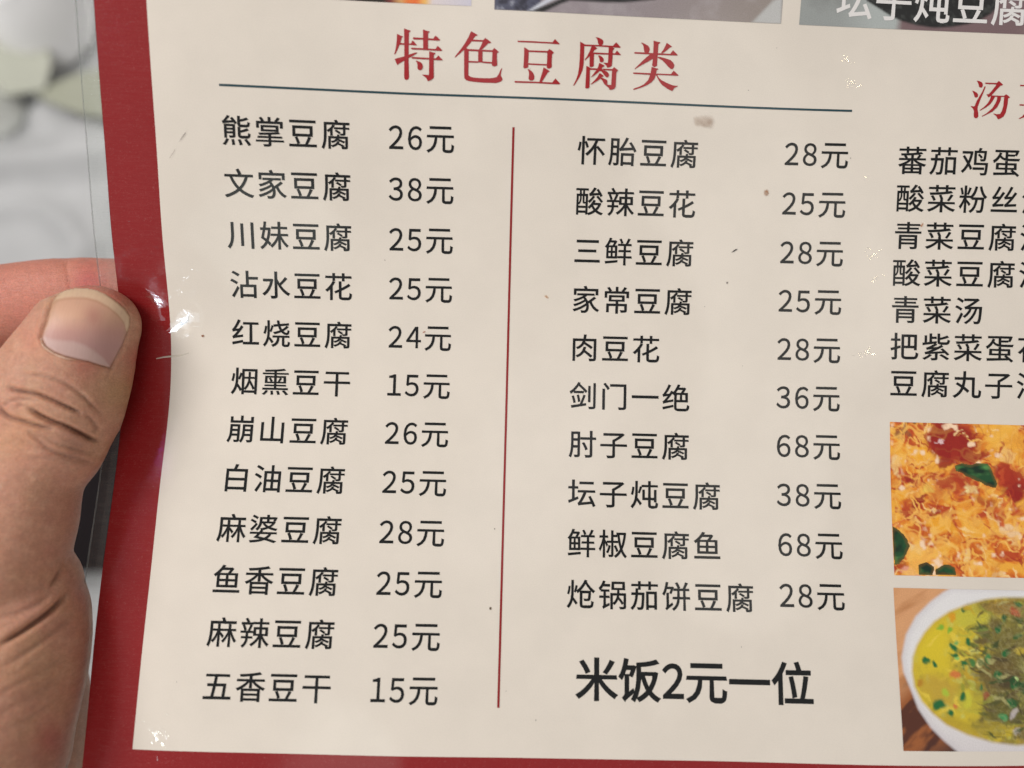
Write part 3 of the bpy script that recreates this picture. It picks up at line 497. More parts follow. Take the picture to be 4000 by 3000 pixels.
# ruled lines
def bar(name, u0, u1, v0, v1, mat, n=60):
    if abs(u1 - u0) > abs(v1 - v0): us, vs = np.linspace(u0, u1, n), np.array([v0, v1])
    else: us, vs = np.array([u0, u1]), np.linspace(v0, v1, n)
    return patch(name, us, vs, mat, menu, INK)
bar('ruled_line', L['uHL'], L['uHR'], L['vH'] - .035, L['vH'] + .035, M_teal, 110)
bar('divider_line', L['uD'] - .038, L['uD'] + .038, L['vDt'], L['vDb'], M_line, 100)

# ---------------------------------------------------------------- printed photographs (flat print on the sheet)
def paint(u, v, base, BL, warp=.25, seed=1, soft=.35, sc=1.5):
    wu = u + warp * (noise2(u, v, sc, seed, 4) - .5) * 2
    wv = v + warp * (noise2(u, v, sc, seed + 9, 4) - .5) * 2
    colr = base(u, v)
    for bu, bv, ru, rv, ang, cc, st in BL:
        a = math.radians(ang); du = wu - bu; dv = wv - bv
        x = (du * math.cos(a) + dv * math.sin(a)) / max(ru, .05); y = (-du * math.sin(a) + dv * math.cos(a)) / max(rv, .05)
        d = np.sqrt(x * x + y * y)
        k = np.clip((1 + soft - d) / (2 * soft), 0, 1); k = (k * k * (3 - 2 * k) * min(st, 1))[:, None]
        colr = colr * (1 - k) + lin(cc) * k
    return colr
def inside(P, u, v):
    P = np.array(P); c_ = np.zeros(len(u), bool); n = len(P); j = n - 1
    for i in range(n):
        xi, yi = P[i]; xj, yj = P[j]
        with np.errstate(divide='ignore', invalid='ignore'):
            s = ((yi > v) != (yj > v)) & (u < (xj - xi) * (v - yi) / (yj - yi + 1e-12) + xi)
        c_ ^= s; j = i
    return c_
def edge_dist(P, u, v):
    P = np.array(P, float); d = np.full(len(u), 1e9)
    for i in range(len(P)):
        a = P[i]; b = P[(i + 1) % len(P)]; ab = b - a; L2 = ab.dot(ab) + 1e-12
        tt = np.clip(((u - a[0]) * ab[0] + (v - a[1]) * ab[1]) / L2, 0, 1)
        d = np.minimum(d, np.hypot(u - a[0] - tt * ab[0], v - a[1] - tt * ab[1]))
    return np.where(inside(P, u, v), d, -d)
def over(colr, k, cc):
    k = np.clip(k, 0, 1)[:, None]; return colr * (1 - k) + (lin(cc) if not isinstance(cc, np.ndarray) or cc.ndim == 1 else cc) * k

def egg_color(u, v):
    def base(u, v):
        wx = noise2(u, v, .9, 3, 3); wy = noise2(u, v, .9, 4, 3)
        n = noise2(u + 1.8 * wx, v + 1.8 * wy, 1.7, 5, 4)
        c_ = over(np.tile(lin((226, 132, 40)), (len(u), 1)), (n - .50) * 7, (240, 172, 62))
        return over(c_, (.47 - n) * 9, (188, 74, 34))
    sr = np.random.default_rng(12); ST = []
    for k in range(260):
        cc = [(248, 192, 96), (240, 168, 66), (250, 214, 150), (196, 76, 38), (214, 104, 44), (246, 184, 80), (170, 48, 28)][k % 7]
        ST.append([sr.uniform(29.2, 34.6), sr.uniform(14.1, 19.7), sr.uniform(.10, .34), sr.uniform(.018, .05), sr.uniform(0, 180), cc, .85])
    c_ = paint(u, v, base, ST[:190] + EGG + ST[190:], warp=.42, seed=21, soft=.30, sc=1.9)
    wx = noise2(u, v, 1.3, 31, 3); wy = noise2(u, v, 1.3, 32, 3)
    keep = np.clip(noise2(u, v, .9, 37, 2) * 2.2 - .5, 0, 1)
    s1 = 1 - np.abs(noise2(u * .8 + 1.5 * wx, v * 1.3 + 1.5 * wy, 2.6, 33, 2) - .5) * 8
    red = (c_[:, 1] < .06).astype(float)
    c_ = over(c_, np.clip(s1 * 1.4, 0, 1) * (.75 - .55 * red) * keep, (246, 190, 92))
    s2 = 1 - np.abs(noise2(u * 1.2 + 1.7 * wy, v * .8 + 1.7 * wx, 2.4, 35, 2) - .5) * 9
    c_ = over(c_, np.clip(s2 * 1.3, 0, 1) * .55 * (1 - keep), (176, 56, 30))
    s3 = (noise2(u, v, 3.2, 36, 3) - .70) * 9
    return over(c_, s3 * .8, (248, 214, 180))
def soup_color(u, v):
    g = noise2(u * .5 + v * .9, (v - u) * .2, 3.0, 41, 3)
    vw = PTS['wood'][1]
    wood = over(np.tile(lin((214, 158, 112)), (len(u), 1)), (g - .5) * 3, (190, 132, 86))
    low = np.clip((v - 22.6 + (u - 29.5) * .9) / .9, 0, 1)
    g2 = noise2(u * .8 + v * .9, (v - u) * .25, 2.2, 43, 4)
    dark = over(np.tile(lin((156, 92, 50)), (len(u), 1)), (g2 - .45) * 7, (86, 46, 32))
    dark = over(dark, (v - 24.3) * 1.2 + (u - 31.0) * .6, (58, 42, 44))
    c_ = wood * (1 - low[:, None]) + dark * low[:, None]
    d = edge_dist(BOWLO, u, v)
    dk = np.clip(.5 + d / .10, 0, 1)
    bowl = over(np.tile(lin((226, 224, 224)), (len(u), 1)), (v - 23) * .35, (212, 205, 206))
    bowl = over(bowl, np.clip(.25 - d, 0, 1) * 2.0, (196, 190, 196))
    c_ = c_ * (1 - dk[:, None]) + bowl * dk[:, None]
    def base(u, v):
        n = noise2(u, v, 1.8, 51, 4)
        k = np.clip((u - 31.6) / 1.6 + (n - .5) * 4.0, 0, 1)
        b = np.tile(lin((206, 182, 50)), (len(u), 1)); b = over(b, k, (126, 122, 58))
        n2 = noise2(u, v, 4.5, 53, 3)
        b = over(b, (n2 - .58) * 5, (200, 196, 96)); return over(b, (.40 - n2) * 5 * (.3 + .7 * k), (84, 74, 44))
    sr = np.random.default_rng(22); ST = []
    for k in range(230):
        x_ = sr.uniform(30.0, 34.5) if k % 3 == 0 else sr.uniform(31.6, 34.6)
        right_ = [(74, 64, 38), (112, 100, 52), (60, 84, 40), (176, 170, 110), (96, 82, 50), (150, 150, 60), (44, 70, 36)]; left_ = [(226, 200, 70), (196, 160, 40), (180, 176, 60)]
        cc = (left_ if x_ < 31.8 else right_)[k % (3 if x_ < 31.8 else 7)]
        ST.append([x_, sr.uniform(20.3, 24.9), sr.uniform(.12, .40), sr.uniform(.02, .05), sr.uniform(-40, 60), cc, .8])
    s = paint(u, v, base, ST[:170] + SOUP + ST[170:], warp=.20, seed=61, soft=.45, sc=2.5)
    k2 = np.clip((u - 31.6) / 1.2, 0, 1)
    st = 1 - np.abs(noise2(u * 1.2, v * 1.6, 4.0, 63, 3) - .5) * 9
    s = over(s, np.clip(st, 0, 1) * .22 * k2, (190, 180, 130))
    st = 1 - np.abs(noise2(u * 1.5 + 7, v * 1.3, 5.0, 67, 3) - .5) * 9
    s = over(s, np.clip(st, 0, 1) * .35 * k2, (66, 58, 36))
    di = edge_dist(BOWLI, u, v)
    s = over(s, np.clip(.22 - di, 0, 1) * 2, (196, 160, 50))
    kk = np.clip(.5 + di / .12, 0, 1)
    return c_ * (1 - kk[:, None]) + s * kk[:, None]
def photo(label, u0, u1, v0, v1, fn, step=.035):
    p = patch('food_photo', ls(u0, u1, step), ls(v0, v1, step), M_photo, menu, INK, color=lambda u, v: np.concatenate([fn(u, v), np.ones((len(u), 1))], 1))
    p['label'] = label
    return p
ph1 = photo('printed photo of tomato and egg shreds with green leaves', L['uF1'], 36.5, L['vF1t'], L['vF1b'], egg_color)
for lf in LEAF:
    a = np.array(lf)
    ctr = a.mean(0)
    P = [tuple(p) for p in a]
    us = ls(a[:, 0].min(), a[:, 0].max(), .02); vs = ls(a[:, 1].min(), a[:, 1].max(), .02)
    A, B = np.meshgrid(us, vs, indexing='ij'); u, v = A.ravel(), B.ravel()
    rag = .10 * (noise2(u, v, 4, 77, 3) - .5)
    ins = edge_dist(P, u, v) + rag > -.03
    Pp, N = page(u, v, INK * 1.5)
    edge_k = np.clip(.10 - (edge_dist(P, u, v) + rag), 0, .12) * 5
    m, n = len(us), len(vs); idx = np.arange(m * n).reshape(m, n)
    q = np.stack([idx[:-1, :-1], idx[:-1, 1:], idx[1:, 1:], idx[1:, :-1]], -1).reshape(-1, 4)
    q = q[ins[q].all(1)]
    cc = over(np.tile(lin((30, 76, 42)), (len(u), 1)), (noise2(u * .5, v * 1.3, 3, 71, 3) - .52) * 4, (84, 140, 74))
    cc = over(cc, (.48 - noise2(u, v, 2.2, 72, 3)) * 6, (14, 44, 28))
    cc = over(cc, edge_k, (120, 84, 36))
    mesh_obj('herb_leaf', Pp, q, M_photo, ph1, uv=np.stack([u, v], 1), normals=N, colors=np.concatenate([cc, np.ones((len(u), 1))], 1))
ph2 = photo('printed photo of a white bowl of yellow and green soup', L['uF2'], 36.5, L['vF2t'], L['vF2b'], soup_color)
def pic1_color(u, v):
    x = np.array([p[0] for p in PIC1]); cs = np.array([lin(k) for k in ((42, 36, 28), (46, 38, 30), (120, 50, 50), (206, 158, 100), (226, 120, 55), (226, 108, 50), (234, 184, 100), (216, 205, 205), (200, 196, 208))])
    uu = u + .25 * (noise2(u, v, 1.2, 81, 2) - .5)
    return np.stack([np.interp(uu, x, cs[:, k]) for k in range(3)], 1)
photo('printed photo, lower edge of a dish on a pale plate', PIC1[0][0] - 3.5, PIC1[-1][0], -5.5, L['vPic'], pic1_color, .08)
u2a = PIC2D[1][0]; u2b = PIC2T[1][0]
def pic2_color(u, v):
    n = noise2(u, v, 1.6, 83, 4)
    c_ = over(np.tile(lin((148, 138, 142)), (len(u), 1)), (u - u2a - 4) / 5, (150, 140, 134)); c_ = over(c_, (n - .5) * 2, (172, 164, 166))
    c_ = over(c_, edge_dist(PIC2T, u, v) * 10 + .5, (188, 188, 186))
    sp = noise2(u, v, 5, 85, 3)
    dk = over(np.tile(lin((78, 80, 98)), (len(u), 1)), (sp - .6) * 6, (140, 142, 155)); dk = over(dk, (.42 - sp) * 5, (44, 44, 58))
    k = np.clip(edge_dist(PIC2D, u, v) * 14 + .5, 0, 1)[:, None]; c_ = c_ * (1 - k) + dk * k
    c_ = over(c_, edge_dist(PIC2W, u, v) * 14 + .5, (206, 210, 220))
    return over(c_, edge_dist(PIC2C, u, v) * 14 + .5, (44, 44, 44))
photo('printed photo of a dark pan rim on a grey cloth', u2a, u2b, -5.5, L['vPic2'], pic2_color, .05)
u3 = PIC3L[0][0]
def pic3_color(u, v):
    n = noise2(u, v, 1.1, 87, 4)
    c_ = over(np.tile(lin((152, 156, 154)), (len(u), 1)), (n - .5) * 2.5, (128, 130, 128)); c_ = over(c_, (u - u3 - 1.4) / 1.2, (172, 178, 176))
    c_ = over(c_, (u - u3 - 3.35) / .25, (120, 98, 100)); c_ = over(c_, (n - .55) * 2 * (u > u3 + 3.3), (140, 120, 118))
    sp = noise2(u, v, 7, 89, 2)
    k = np.clip(edge_dist(POT, u, v) * 14 + .5, 0, 1)[:, None]
    dk = over(np.tile(lin((38, 38, 38)), (len(u), 1)), (sp - .55) * 4, (62, 64, 62))
    return c_ * (1 - k) + dk * k
ph3 = photo('printed photo of a dark clay pot with white lettering', u3, UE - 7, -5.5, L['vPic2'], pic3_color, .05)
px3 = PTS['pot']
text_line('dish_caption', '坛子炖豆腐', px3[0] - .03 * 1.27, px3[1] + .04 * 1.27, M_white, size=1.31, track=.035, bold=.012, lift=INK * 2)

# stains, specks and scratches on the film
def stain(p, ru, rv, cc, a, ang=0, seed=0, name='stain'):
    n = 18; us = np.linspace(-1.3, 1.3, n)
    A, B = np.meshgrid(us, us, indexing='ij'); x, y = A.ravel(), B.ravel()
    an = math.radians(ang); u = p[0] + x * ru * math.cos(an) - y * rv * math.sin(an); v = p[1] + x * ru * math.sin(an) + y * rv * math.cos(an)
    P, N = page(u, v, INK * 2.2)
    r = np.hypot(x, y) + .7 * (noise2(u, v, 2.2 / max(ru, rv), 90 + seed, 3) - .5)
    al = np.clip((1.0 - r) * 2.2, 0, 1) * a * (.6 + .8 * noise2(u, v, 3 / max(ru, rv), 95 + seed, 2))
    idx = np.arange(n * n).reshape(n, n); q = np.stack([idx[:-1, :-1], idx[:-1, 1:], idx[1:, 1:], idx[1:, :-1]], -1).reshape(-1, 4)
    o = mesh_obj(name, P, q, M_stain, menu, uv=np.stack([u, v], 1), normals=N, colors=np.concatenate([np.tile(lin(cc), (len(x), 1)), np.clip(al, 0, 1)[:, None]], 1))
    return flip_up(o)
stain(PTS['stain1'], .40, .24, (176, 148, 128), .38, 5, 1)
stain(PTS['stain2'], .10, .12, (170, 125, 90), .6, 0, 2)
stain(PTS['stain3'], .14, .03, (20, 20, 20), .95, -32, 3, 'scratch')
stain(PTS['stain4'], .06, .05, (140, 80, 40), .9, 0, 4)
stain(PTS['stain5'], .07, .03, (170, 90, 60), .6, -35, 5)
stain((PTS['scr1'][0] + .1, PTS['scr1'][1] - .15), .22, .022, (120, 112, 106), .5, -52, 6, 'scratch')
stain((PTS['scr1'][0] - .28, PTS['scr1'][1] + .42), .20, .016, (150, 140, 132), .4, -56, 16, 'scratch')
stain(PTS['dot1'], .04, .04, (60, 45, 40), .7, 0, 7)
stain(PTS['dot2'], .045, .06, (90, 70, 50), .8, 0, 8)
stain(PTS['dot3'], .05, .09, (190, 130, 90), .5, 30, 9)
stain(PTS['stain6'], .10, .05, (195, 140, 80), .45, 40, 10)
sr = np.random.default_rng(5)
for k in range(14):
    stain((sr.uniform(5, 33), sr.uniform(1.6, 25)), sr.uniform(.012, .035), sr.uniform(.012, .03), (110, 98, 90), sr.uniform(.3, .6), sr.uniform(0, 180), 11 + k, 'speck')
# pinched crease in the film, a thin raised ridge beside the thumb
def ridge():
    a = np.array(CREASE); u = np.interp(np.linspace(0, 6, 40), range(7), a[:, 0]); v = np.interp(np.linspace(0, 6, 40), range(7), a[:, 1])
    w = .032 * np.sin(np.linspace(.25, math.pi - .05, 40)) ** .5
    V = []
    for s, l in ((-1, .00006), (0, .00016), (1, .00006)):
        P, _ = page(u, v + s * w, l); V.append(P)
    V = np.concatenate(V); Fq = []
    for i in range(2):
        for j in range(39): Fq.append((i * 40 + j, (i + 1) * 40 + j, (i + 1) * 40 + j + 1, i * 40 + j + 1))
    mat = bpy.data.materials.new('crease_glint'); N = NT(mat); p = N.n('BsdfPrincipled')
    p.inputs['Base Color'].default_value = (.8, .74, .62, 1); p.inputs['Roughness'].default_value = .3  # pale base colour paints in the bright line along the crease
    tr = N.n('BsdfTransparent'); m = N.n('MixShader'); m.inputs[0].default_value = .55; N.l(tr.outputs[0], m.inputs[1]); N.l(p.outputs[0], m.inputs[2]); N.l(m.outputs[0], N.out.inputs[0])
    mesh_obj('film_crease', V, Fq, mat, menu)
ridge()

# facets added on the film, each tilted to mirror a spot lamp to the camera
def facet_mat(w, rough):
    mat = bpy.data.materials.new('glint_film'); N = NT(mat)
    tr = N.n('BsdfTransparent'); gl = N.n('BsdfGlossy'); gl.inputs['Roughness'].default_value = rough; gl.inputs['Color'].default_value = (1, 1, 1, 1)
    m = N.n('MixShader'); m.inputs[0].default_value = w; N.l(tr.outputs[0], m.inputs[1]); N.l(gl.outputs[0], m.inputs[2]); N.l(m.outputs[0], N.out.inputs[0])
    return mat
M_facet = facet_mat(.13, .13)
M_streak = facet_mat(.10, .12); M_halo = facet_mat(.018, .22)
def facets(items, lampobj, seed, jit=.02, mat=None):
    r_ = np.random.default_rng(seed); V = []; Fq = []; lp = np.array(lampobj.location)
    for k, (u, v, L_, W_f, ang) in enumerate(items):
        P, N = page([u], [v], .00011 + .000004 * k); P = P[0]
        a = np.array([0, 0, CAMZ]) - P; a /= np.linalg.norm(a); b = lp - P; b /= np.linalg.norm(b)
        H = a + b; H /= np.linalg.norm(H); H = H + r_.normal(0, jit, 3); H /= np.linalg.norm(H)
        an = math.radians(ang); d = np.array([math.cos(an), -math.sin(an), 0]); d -= H * d.dot(H); d /= np.linalg.norm(d); e_ = np.cross(H, d)
        o = len(V); n = 6
        for i in range(n + 1):
            t_ = i / n * 2 - 1; w = W_f * EM * (1 - t_ * t_) ** .6 * (.35 + 1.0 * r_.random()) / 2
            c_ = P + d * t_ * L_ * EM / 2
            V.append(c_ + e_ * w); V.append(c_ - e_ * w)
        for i in range(n): Fq.append((o + 2 * i, o + 2 * i + 1, o + 2 * i + 3, o + 2 * i + 2))
    mesh_obj('glint_facet', V, Fq, mat or M_facet, menu, smooth=False)
fr_ = np.random.default_rng(31)
lw = bpy.data.objects['warm_spot']; lc = bpy.data.objects['cool_spot']; lpale = bpy.data.objects['pale_spot']
for k, (key, n, rad) in enumerate((('sp1', 9, .18), ('sp2', 13, .24), ('sp6', 4, .14), ('sp3', 12, .24), ('sp4', 7, .22), ('sp5', 16, .30))):
    p = PTS[key]
    facets([(p[0] + fr_.normal(0, rad * .55), p[1] + fr_.normal(0, rad * .5), fr_.uniform(.07, .20), fr_.uniform(.03, .075), fr_.uniform(-50, 30)) for _ in range(n)], lw, 40 + k)
p = PTS['corner']
facets([(p[0] + fr_.normal(0, .20) + .1, p[1] + fr_.normal(0, .22), fr_.uniform(.08, .24), fr_.uniform(.03, .09), fr_.uniform(20, 90)) for _ in range(24)], lpale, 51)
p = PTS['hl1']
facets([(p[0] + x, p[1] + .55 * x + y, l_, w_, 26 + fr_.uniform(-5, 5)) for x, y, l_, w_ in
        ((-.02, -.12, .5, .05), (0, -.05, .62, .07), (.02, .0, .66, .08), (.05, .06, .55, .07), (.1, .12, .4, .06), (.18, .14, .3, .05), (-.08, -.2, .35, .04), (.12, .02, .5, .06), (-.05, .02, .4, .05))], lc, 61, .02, M_streak)
facets([(p[0] + .05, p[1] + .02, 1.0, .34, 28), (p[0] + .1, p[1] + .12, .7, .45, 35), (p[0] + .05, p[1] + .6, .9, .5, 80)], lc, 71, .005, M_halo)
p = PTS['hl2']
facets([(p[0] + x, p[1] + y, l_, w_, a_) for x, y, l_, w_, a_ in
        ((-.02, .05, .55, .12, -30), (.08, -.03, .5, .14, -35), (-.15, .18, .5, .09, -25), (.16, -.12, .4, .12, -50), (.02, -.14, .35, .08, -20), (-.22, .28, .45, .06, -18),
         (.05, .08, .5, .12, -28), (.24, -.2, .3, .08, -60), (.3, -.32, .25, .04, -70), (.38, -.3, .3, .03, 50), (.2, -.4, .3, .03, 60), (.1, -.3, .28, .03, 55), (.5, .1, .4, .025, 2), (-.1, .1, .4, .08, -30))], lc, 62, .02, M_streak)
facets([(p[0] + .02, p[1], 1.0, .55, -35), (p[0] + .15, p[1] - .15, .8, .5, -50), (p[0] - .05, p[1] + .1, 1.3, .35, -25), (p[0] + .4, p[1] - .2, .8, .5, 40)], lc, 72, .005, M_halo)

# ---------------------------------------------------------------- the hand
FPX = 0.69 * 4000
def pt(x, y, z):                       # a point z cm in front of the lens, on the sight line through (x, y) of the 4000 px frame
    return np.array([(x - 2000) / FPX * z / 100, -(y - 1500) / FPX * z / 100, CAMZ - z / 100])
def catmull(P, n):
    P = np.asarray(P, float); P = np.vstack([2 * P[0] - P[1], P, 2 * P[-1] - P[-2]]); out = []
    m = len(P) - 3
    for k in range(n):
        s = k / (n - 1) * m; i = min(int(s), m - 1); f = s - i
        a, b, c_, d = P[i], P[i + 1], P[i + 2], P[i + 3]
        out.append(.5 * ((2 * b) + (-a + c_) * f + (2 * a - 5 * b + 4 * c_ - d) * f * f + (-a + 3 * b - 3 * c_ + d) * f ** 3))
    return np.array(out)
def limb(rows, n=70, seg=40, e=2.2, cap0=True, cap1=True):
    """rows: (x, y, z cm, half width px, half thickness cm) -> closed swept body"""
    R = []
    for row in rows:
        x, y, z, hw, ht = row[:5]; hb = row[5] if len(row) > 5 else ht      # ht above, hb below the widest line
        R.append([*pt(x, y, z), hw / FPX * z / 100, ht / 100, hb / 100])
    S = catmull(R, n); c = S[:, :3]; w = S[:, 3]; h = S[:, 4]; hb = S[:, 5]
    T = np.gradient(c, axis=0); T /= np.linalg.norm(T, axis=1)[:, None]
    up = np.array([0, 0, 1.0]); X = np.cross(up, T); X /= np.linalg.norm(X, axis=1)[:, None]; Z = np.cross(T, X)
    dl = np.concatenate([[0], np.cumsum(np.linalg.norm(np.diff(c, axis=0), axis=1))])
    sc = np.ones(n)
    if cap0: sc *= np.sqrt(np.clip(1 - (1 - np.clip(dl / (w[0] * 1.0), 0, 1)) ** 2.3, .0004, 1))
    if cap1: sc *= np.sqrt(np.clip(1 - (1 - np.clip((dl[-1] - dl) / w[-1], 0, 1)) ** 2.3, .0004, 1))
    th = np.linspace(0, 2 * math.pi, seg, endpoint=False)
    ct = np.sign(np.cos(th)) * np.abs(np.cos(th)) ** (2 / e); st = np.sign(np.sin(th)) * np.abs(np.sin(th)) ** (2 / e)
    V = (c[:, None, :] + X[:, None, :] * (w * sc)[:, None, None] * ct[None, :, None] + Z[:, None, :] * (np.where(st[None, :] * np.sign(Z[:, 2])[:, None] > 0, h[:, None], hb[:, None]) * sc[:, None])[:, :, None] * st[None, :, None]).reshape(-1, 3)
    Fq = [(i * seg + j, i * seg + (j + 1) % seg, (i + 1) * seg + (j + 1) % seg, (i + 1) * seg + j) for i in range(n - 1) for j in range(seg)]
    Fq.append(tuple(range(seg))[::-1]); Fq.append(tuple((n - 1) * seg + j for j in range(seg)))
    return V.tolist(), Fq
parts = [
 # thumb, nail side up, pad on the film
 limb([(410, 1118, 14.96, 148, .70, .24), (386, 1222, 14.93, 180, .95, .28), (352, 1302, 14.92, 198, 1.12, .30), (305, 1410, 14.88, 228, 1.22, .34), (250, 1520, 14.76, 254, 1.22, .42), (198, 1620, 14.60, 266, 1.16, .60), (152, 1740, 14.42, 242, 1.04, .80), (96, 1860, 14.30, 210, 1.0, .95), (34, 2040, 14.15, 236, 1.15), (-66, 2230, 14.05, 272, 1.3), (-230, 2410, 14.1, 300, 1.4), (-460, 2560, 14.4, 300, 1.4)], 120, 56, 2.25, cap1=True),
 # ball of the thumb and heel of the hand
 limb([(218, 2110, 14.6, 90, .6), (128, 2270, 14.4, 200, 1.05), (78, 2440, 14.2, 246, 1.25), (62, 2570, 14.1, 250, 1.3), (38, 2720, 13.9, 240, 1.4), (-14, 2920, 13.8, 244, 1.5), (-70, 3200, 13.9, 262, 1.6)], 80, 48, 2.1),
 # index finger behind the sheet
 limb([(860, 1215, 16.35, 96, .58), (700, 1190, 16.35, 134, .72), (540, 1166, 16.32, 146, .76), (400, 1160, 16.30, 151, .78), (265, 1164, 16.32, 156, .80), (140, 1180, 16.38, 160, .84), (0, 1206, 16.45, 166, .9), (-220, 1270, 16.7, 190, 1.0), (-420, 1420, 17.0, 210, 1.1)], 80, 44, 2.1),
 # middle, ring and little fingers, folded out of sight behind the sheet
 limb([(930, 1420, 18.1, 96, .62), (700, 1390, 18.1, 132, .74), (400, 1400, 18.1, 148, .84), (0, 1440, 18.1, 160, .95), (-420, 1620, 17.9, 200, 1.1)], 60, 36, 2.1),
 limb([(860, 1540, 19.9, 90, .6), (600, 1500, 19.9, 120, .72), (300, 1510, 19.9, 132, .8), (-50, 1560, 19.6, 150, .9), (-420, 1850, 18.6, 200, 1.1)], 60, 36, 2.1),
 limb([(700, 1610, 21.5, 76, .5), (450, 1580, 21.5, 96, .62), (180, 1590, 21.4, 108, .7), (-120, 1680, 20.8, 130, .8), (-420, 2060, 19.2, 190, 1.1)], 60, 36, 2.1),
 # palm and wrist
 limb([(-440, 1330, 17.0, 250, 1.6), (-430, 1700, 17.4, 380, 2.2), (-380, 2200, 17.2, 460, 2.4), (-330, 2800, 16.6, 420, 2.3), (-320, 3500, 16.3, 380, 2.2), (-320, 4600, 16.3, 370, 2.2)], 80, 48, 2.1),
 limb([(-330, 2150, 15.9, 250, 1.0), (-60, 2420, 16.1, 260, 1.1), (30, 2640, 16.2, 275, 1.2), (60, 2850, 16.2, 285, 1.3), (70, 3100, 16.3, 290, 1.5), (40, 3500, 16.4, 300, 1.7)], 60, 40, 2.0),
]
V = []; Fc = []; o_ = 0
for v_, f_ in parts:
    V += v_; Fc += [tuple(i + o_ for i in f) for f in f_]; o_ = len(V)
raw = mesh_obj('hand', V, Fc, None)
md = raw.modifiers.new('r', 'REMESH'); md.mode = 'VOXEL'; md.voxel_size = .00042; md.use_smooth_shade = True
ms = raw.modifiers.new('s', 'SMOOTH'); ms.factor = .5; ms.iterations = 24
C.view_layer.update()
ev_ = raw.evaluated_get(C.evaluated_depsgraph_get())
me = bpy.data.meshes.new_from_object(ev_)
bpy.data.objects.remove(raw, do_unlink=True)
nV = len(me.vertices)
co = np.empty(nV * 3, np.float32); me.vertices.foreach_get('co', co); co = co.reshape(-1, 3).astype(float)
nr = np.empty(nV * 3, np.float32); me.vertex_normals.foreach_get('vector', nr); nr = nr.reshape(-1, 3).astype(float)
depth = (CAMZ - co[:, 2]) * 100
qx = 2000 + FPX * co[:, 0] * 100 / depth; qy = 1500 - FPX * co[:, 1] * 100 / depth
front = np.clip((nr[:, 2] - .05) * 3, 0, 1) * (depth < 15.6)
def pd(P, ox, oy, s):
    """distance in px from every vertex to a polyline, and the parameter along it"""
    P = np.array([(ox + a / s, oy + b / s) for a, b in P]); n = max(12, len(P) * 6)
    P = catmull(np.c_[P, np.zeros(len(P))], n)[:, :2]
    d = np.full(nV, 1e9); tt = np.zeros(nV)
    for i in range(len(P) - 1):
        a, b = P[i], P[i + 1]; ab = b - a; L2 = ab.dot(ab) + 1e-9
        k = np.clip(((qx - a[0]) * ab[0] + (qy - a[1]) * ab[1]) / L2, 0, 1)
        dd = np.hypot(qx - a[0] - k * ab[0], qy - a[1] - k * ab[1]); m = dd < d
        d[m] = dd[m]; tt[m] = (i + k[m]) / (len(P) - 1)
    return d, tt
T5 = (0, 1000, 2.369); T6 = (0, 1500, 2.212); T7 = (0, 2200, 2.074)
W_ = .78
creases = [  # polyline, tile, width px, depth cm, shoulder cm
 ([(60, 1195), (150, 1240), (330, 1275), (480, 1330), (600, 1385), (700, 1430), (765, 1460)], T5, 9, .062, .030),
 ([(230, 195), (330, 262), (450, 322), (560, 362), (680, 418), (800, 482), (870, 500)], T6, 10, .085, .040),
 ([(-20, 170), (20, 240), (90, 290), (230, 330), (370, 372), (480, 385)], T6, 9, .050, .022),
 ([(180, 1110), (330, 1100), (480, 1130), (620, 1190), (760, 1290), (870, 1400), (945, 1470)], T5, 9, .022, .010),
 ([(20, 1420), (60, 1360), (120, 1335), (250, 1322), (370, 1340)], T5, 8, .022, .010),
 ([(150, 1400), (190, 1375), (260, 1380)], T5, 6, .016, .006),
 ([(760, 1460), (830, 1500), (880, 1560), (900, 1600), (860, 1640)], T5, 9, .018, .008),
 ([(220, 405), (300, 460), (420, 560), (560, 620), (700, 655), (820, 690), (870, 670)], T6, 9, .022, .012),
 ([(240, 400), (360, 460), (500, 520), (640, 560), (830, 610)], T6, 8, .014, .006),
 ([(100, 440), (200, 480), (330, 545), (430, 570)], T6, 7, .010, .005),
 ([(195, 420), (210, 460), (195, 515)], T6, 5, .012, .003),
 ([(240, 640), (420, 640), (600, 660), (780, 700)], T6, 8, .010, .005),
 # folds at the base of the thumb
 ([(640, 1330), (610, 1420), (560, 1540), (500, 1659), (430, 1760)], T6, 12, .045, .02),
 ([(650, 40), (600, 170), (500, 300), (400, 395), (250, 505), (100, 600), (-20, 665)], T7, 13, .075, .035),
 ([(630, 330), (560, 450), (430, 560), (300, 660), (150, 760), (-20, 850)], T7, 14, .018, .010),
 ([(420, 240), (300, 330), (140, 395), (-20, 430)], T7, 14, .018, .010),
 ([(520, 880), (400, 980), (250, 1080), (60, 1180), (-20, 1215)], T7, 14, .010, .006),
 ([(560, 700), (440, 810), (300, 900), (80, 1010), (-20, 1050)], T7, 12, .010, .006),
 ([(470, 1090), (330, 1190), (160, 1290), (-20, 1380)], T7, 12, .009, .005),
]
disp = np.zeros(nV); crease_shade = np.zeros(nV)
for P, T, w, dpt, sh in creases:
    w *= W_
    d, tt = pd(P, *T)
    fade = np.clip(np.minimum(tt, 1 - tt) * 5, 0, 1) ** .7
    disp += front * fade * (-1.65 * dpt * np.exp(-(d / w) ** 2) + .7 * sh * np.exp(-((d - w * 2.6) / (w * 1.6)) ** 2)) / 100
    crease_shade = np.maximum(crease_shade, front * fade * np.exp(-(d / (w * .9)) ** 2) * min(1, dpt / .06))
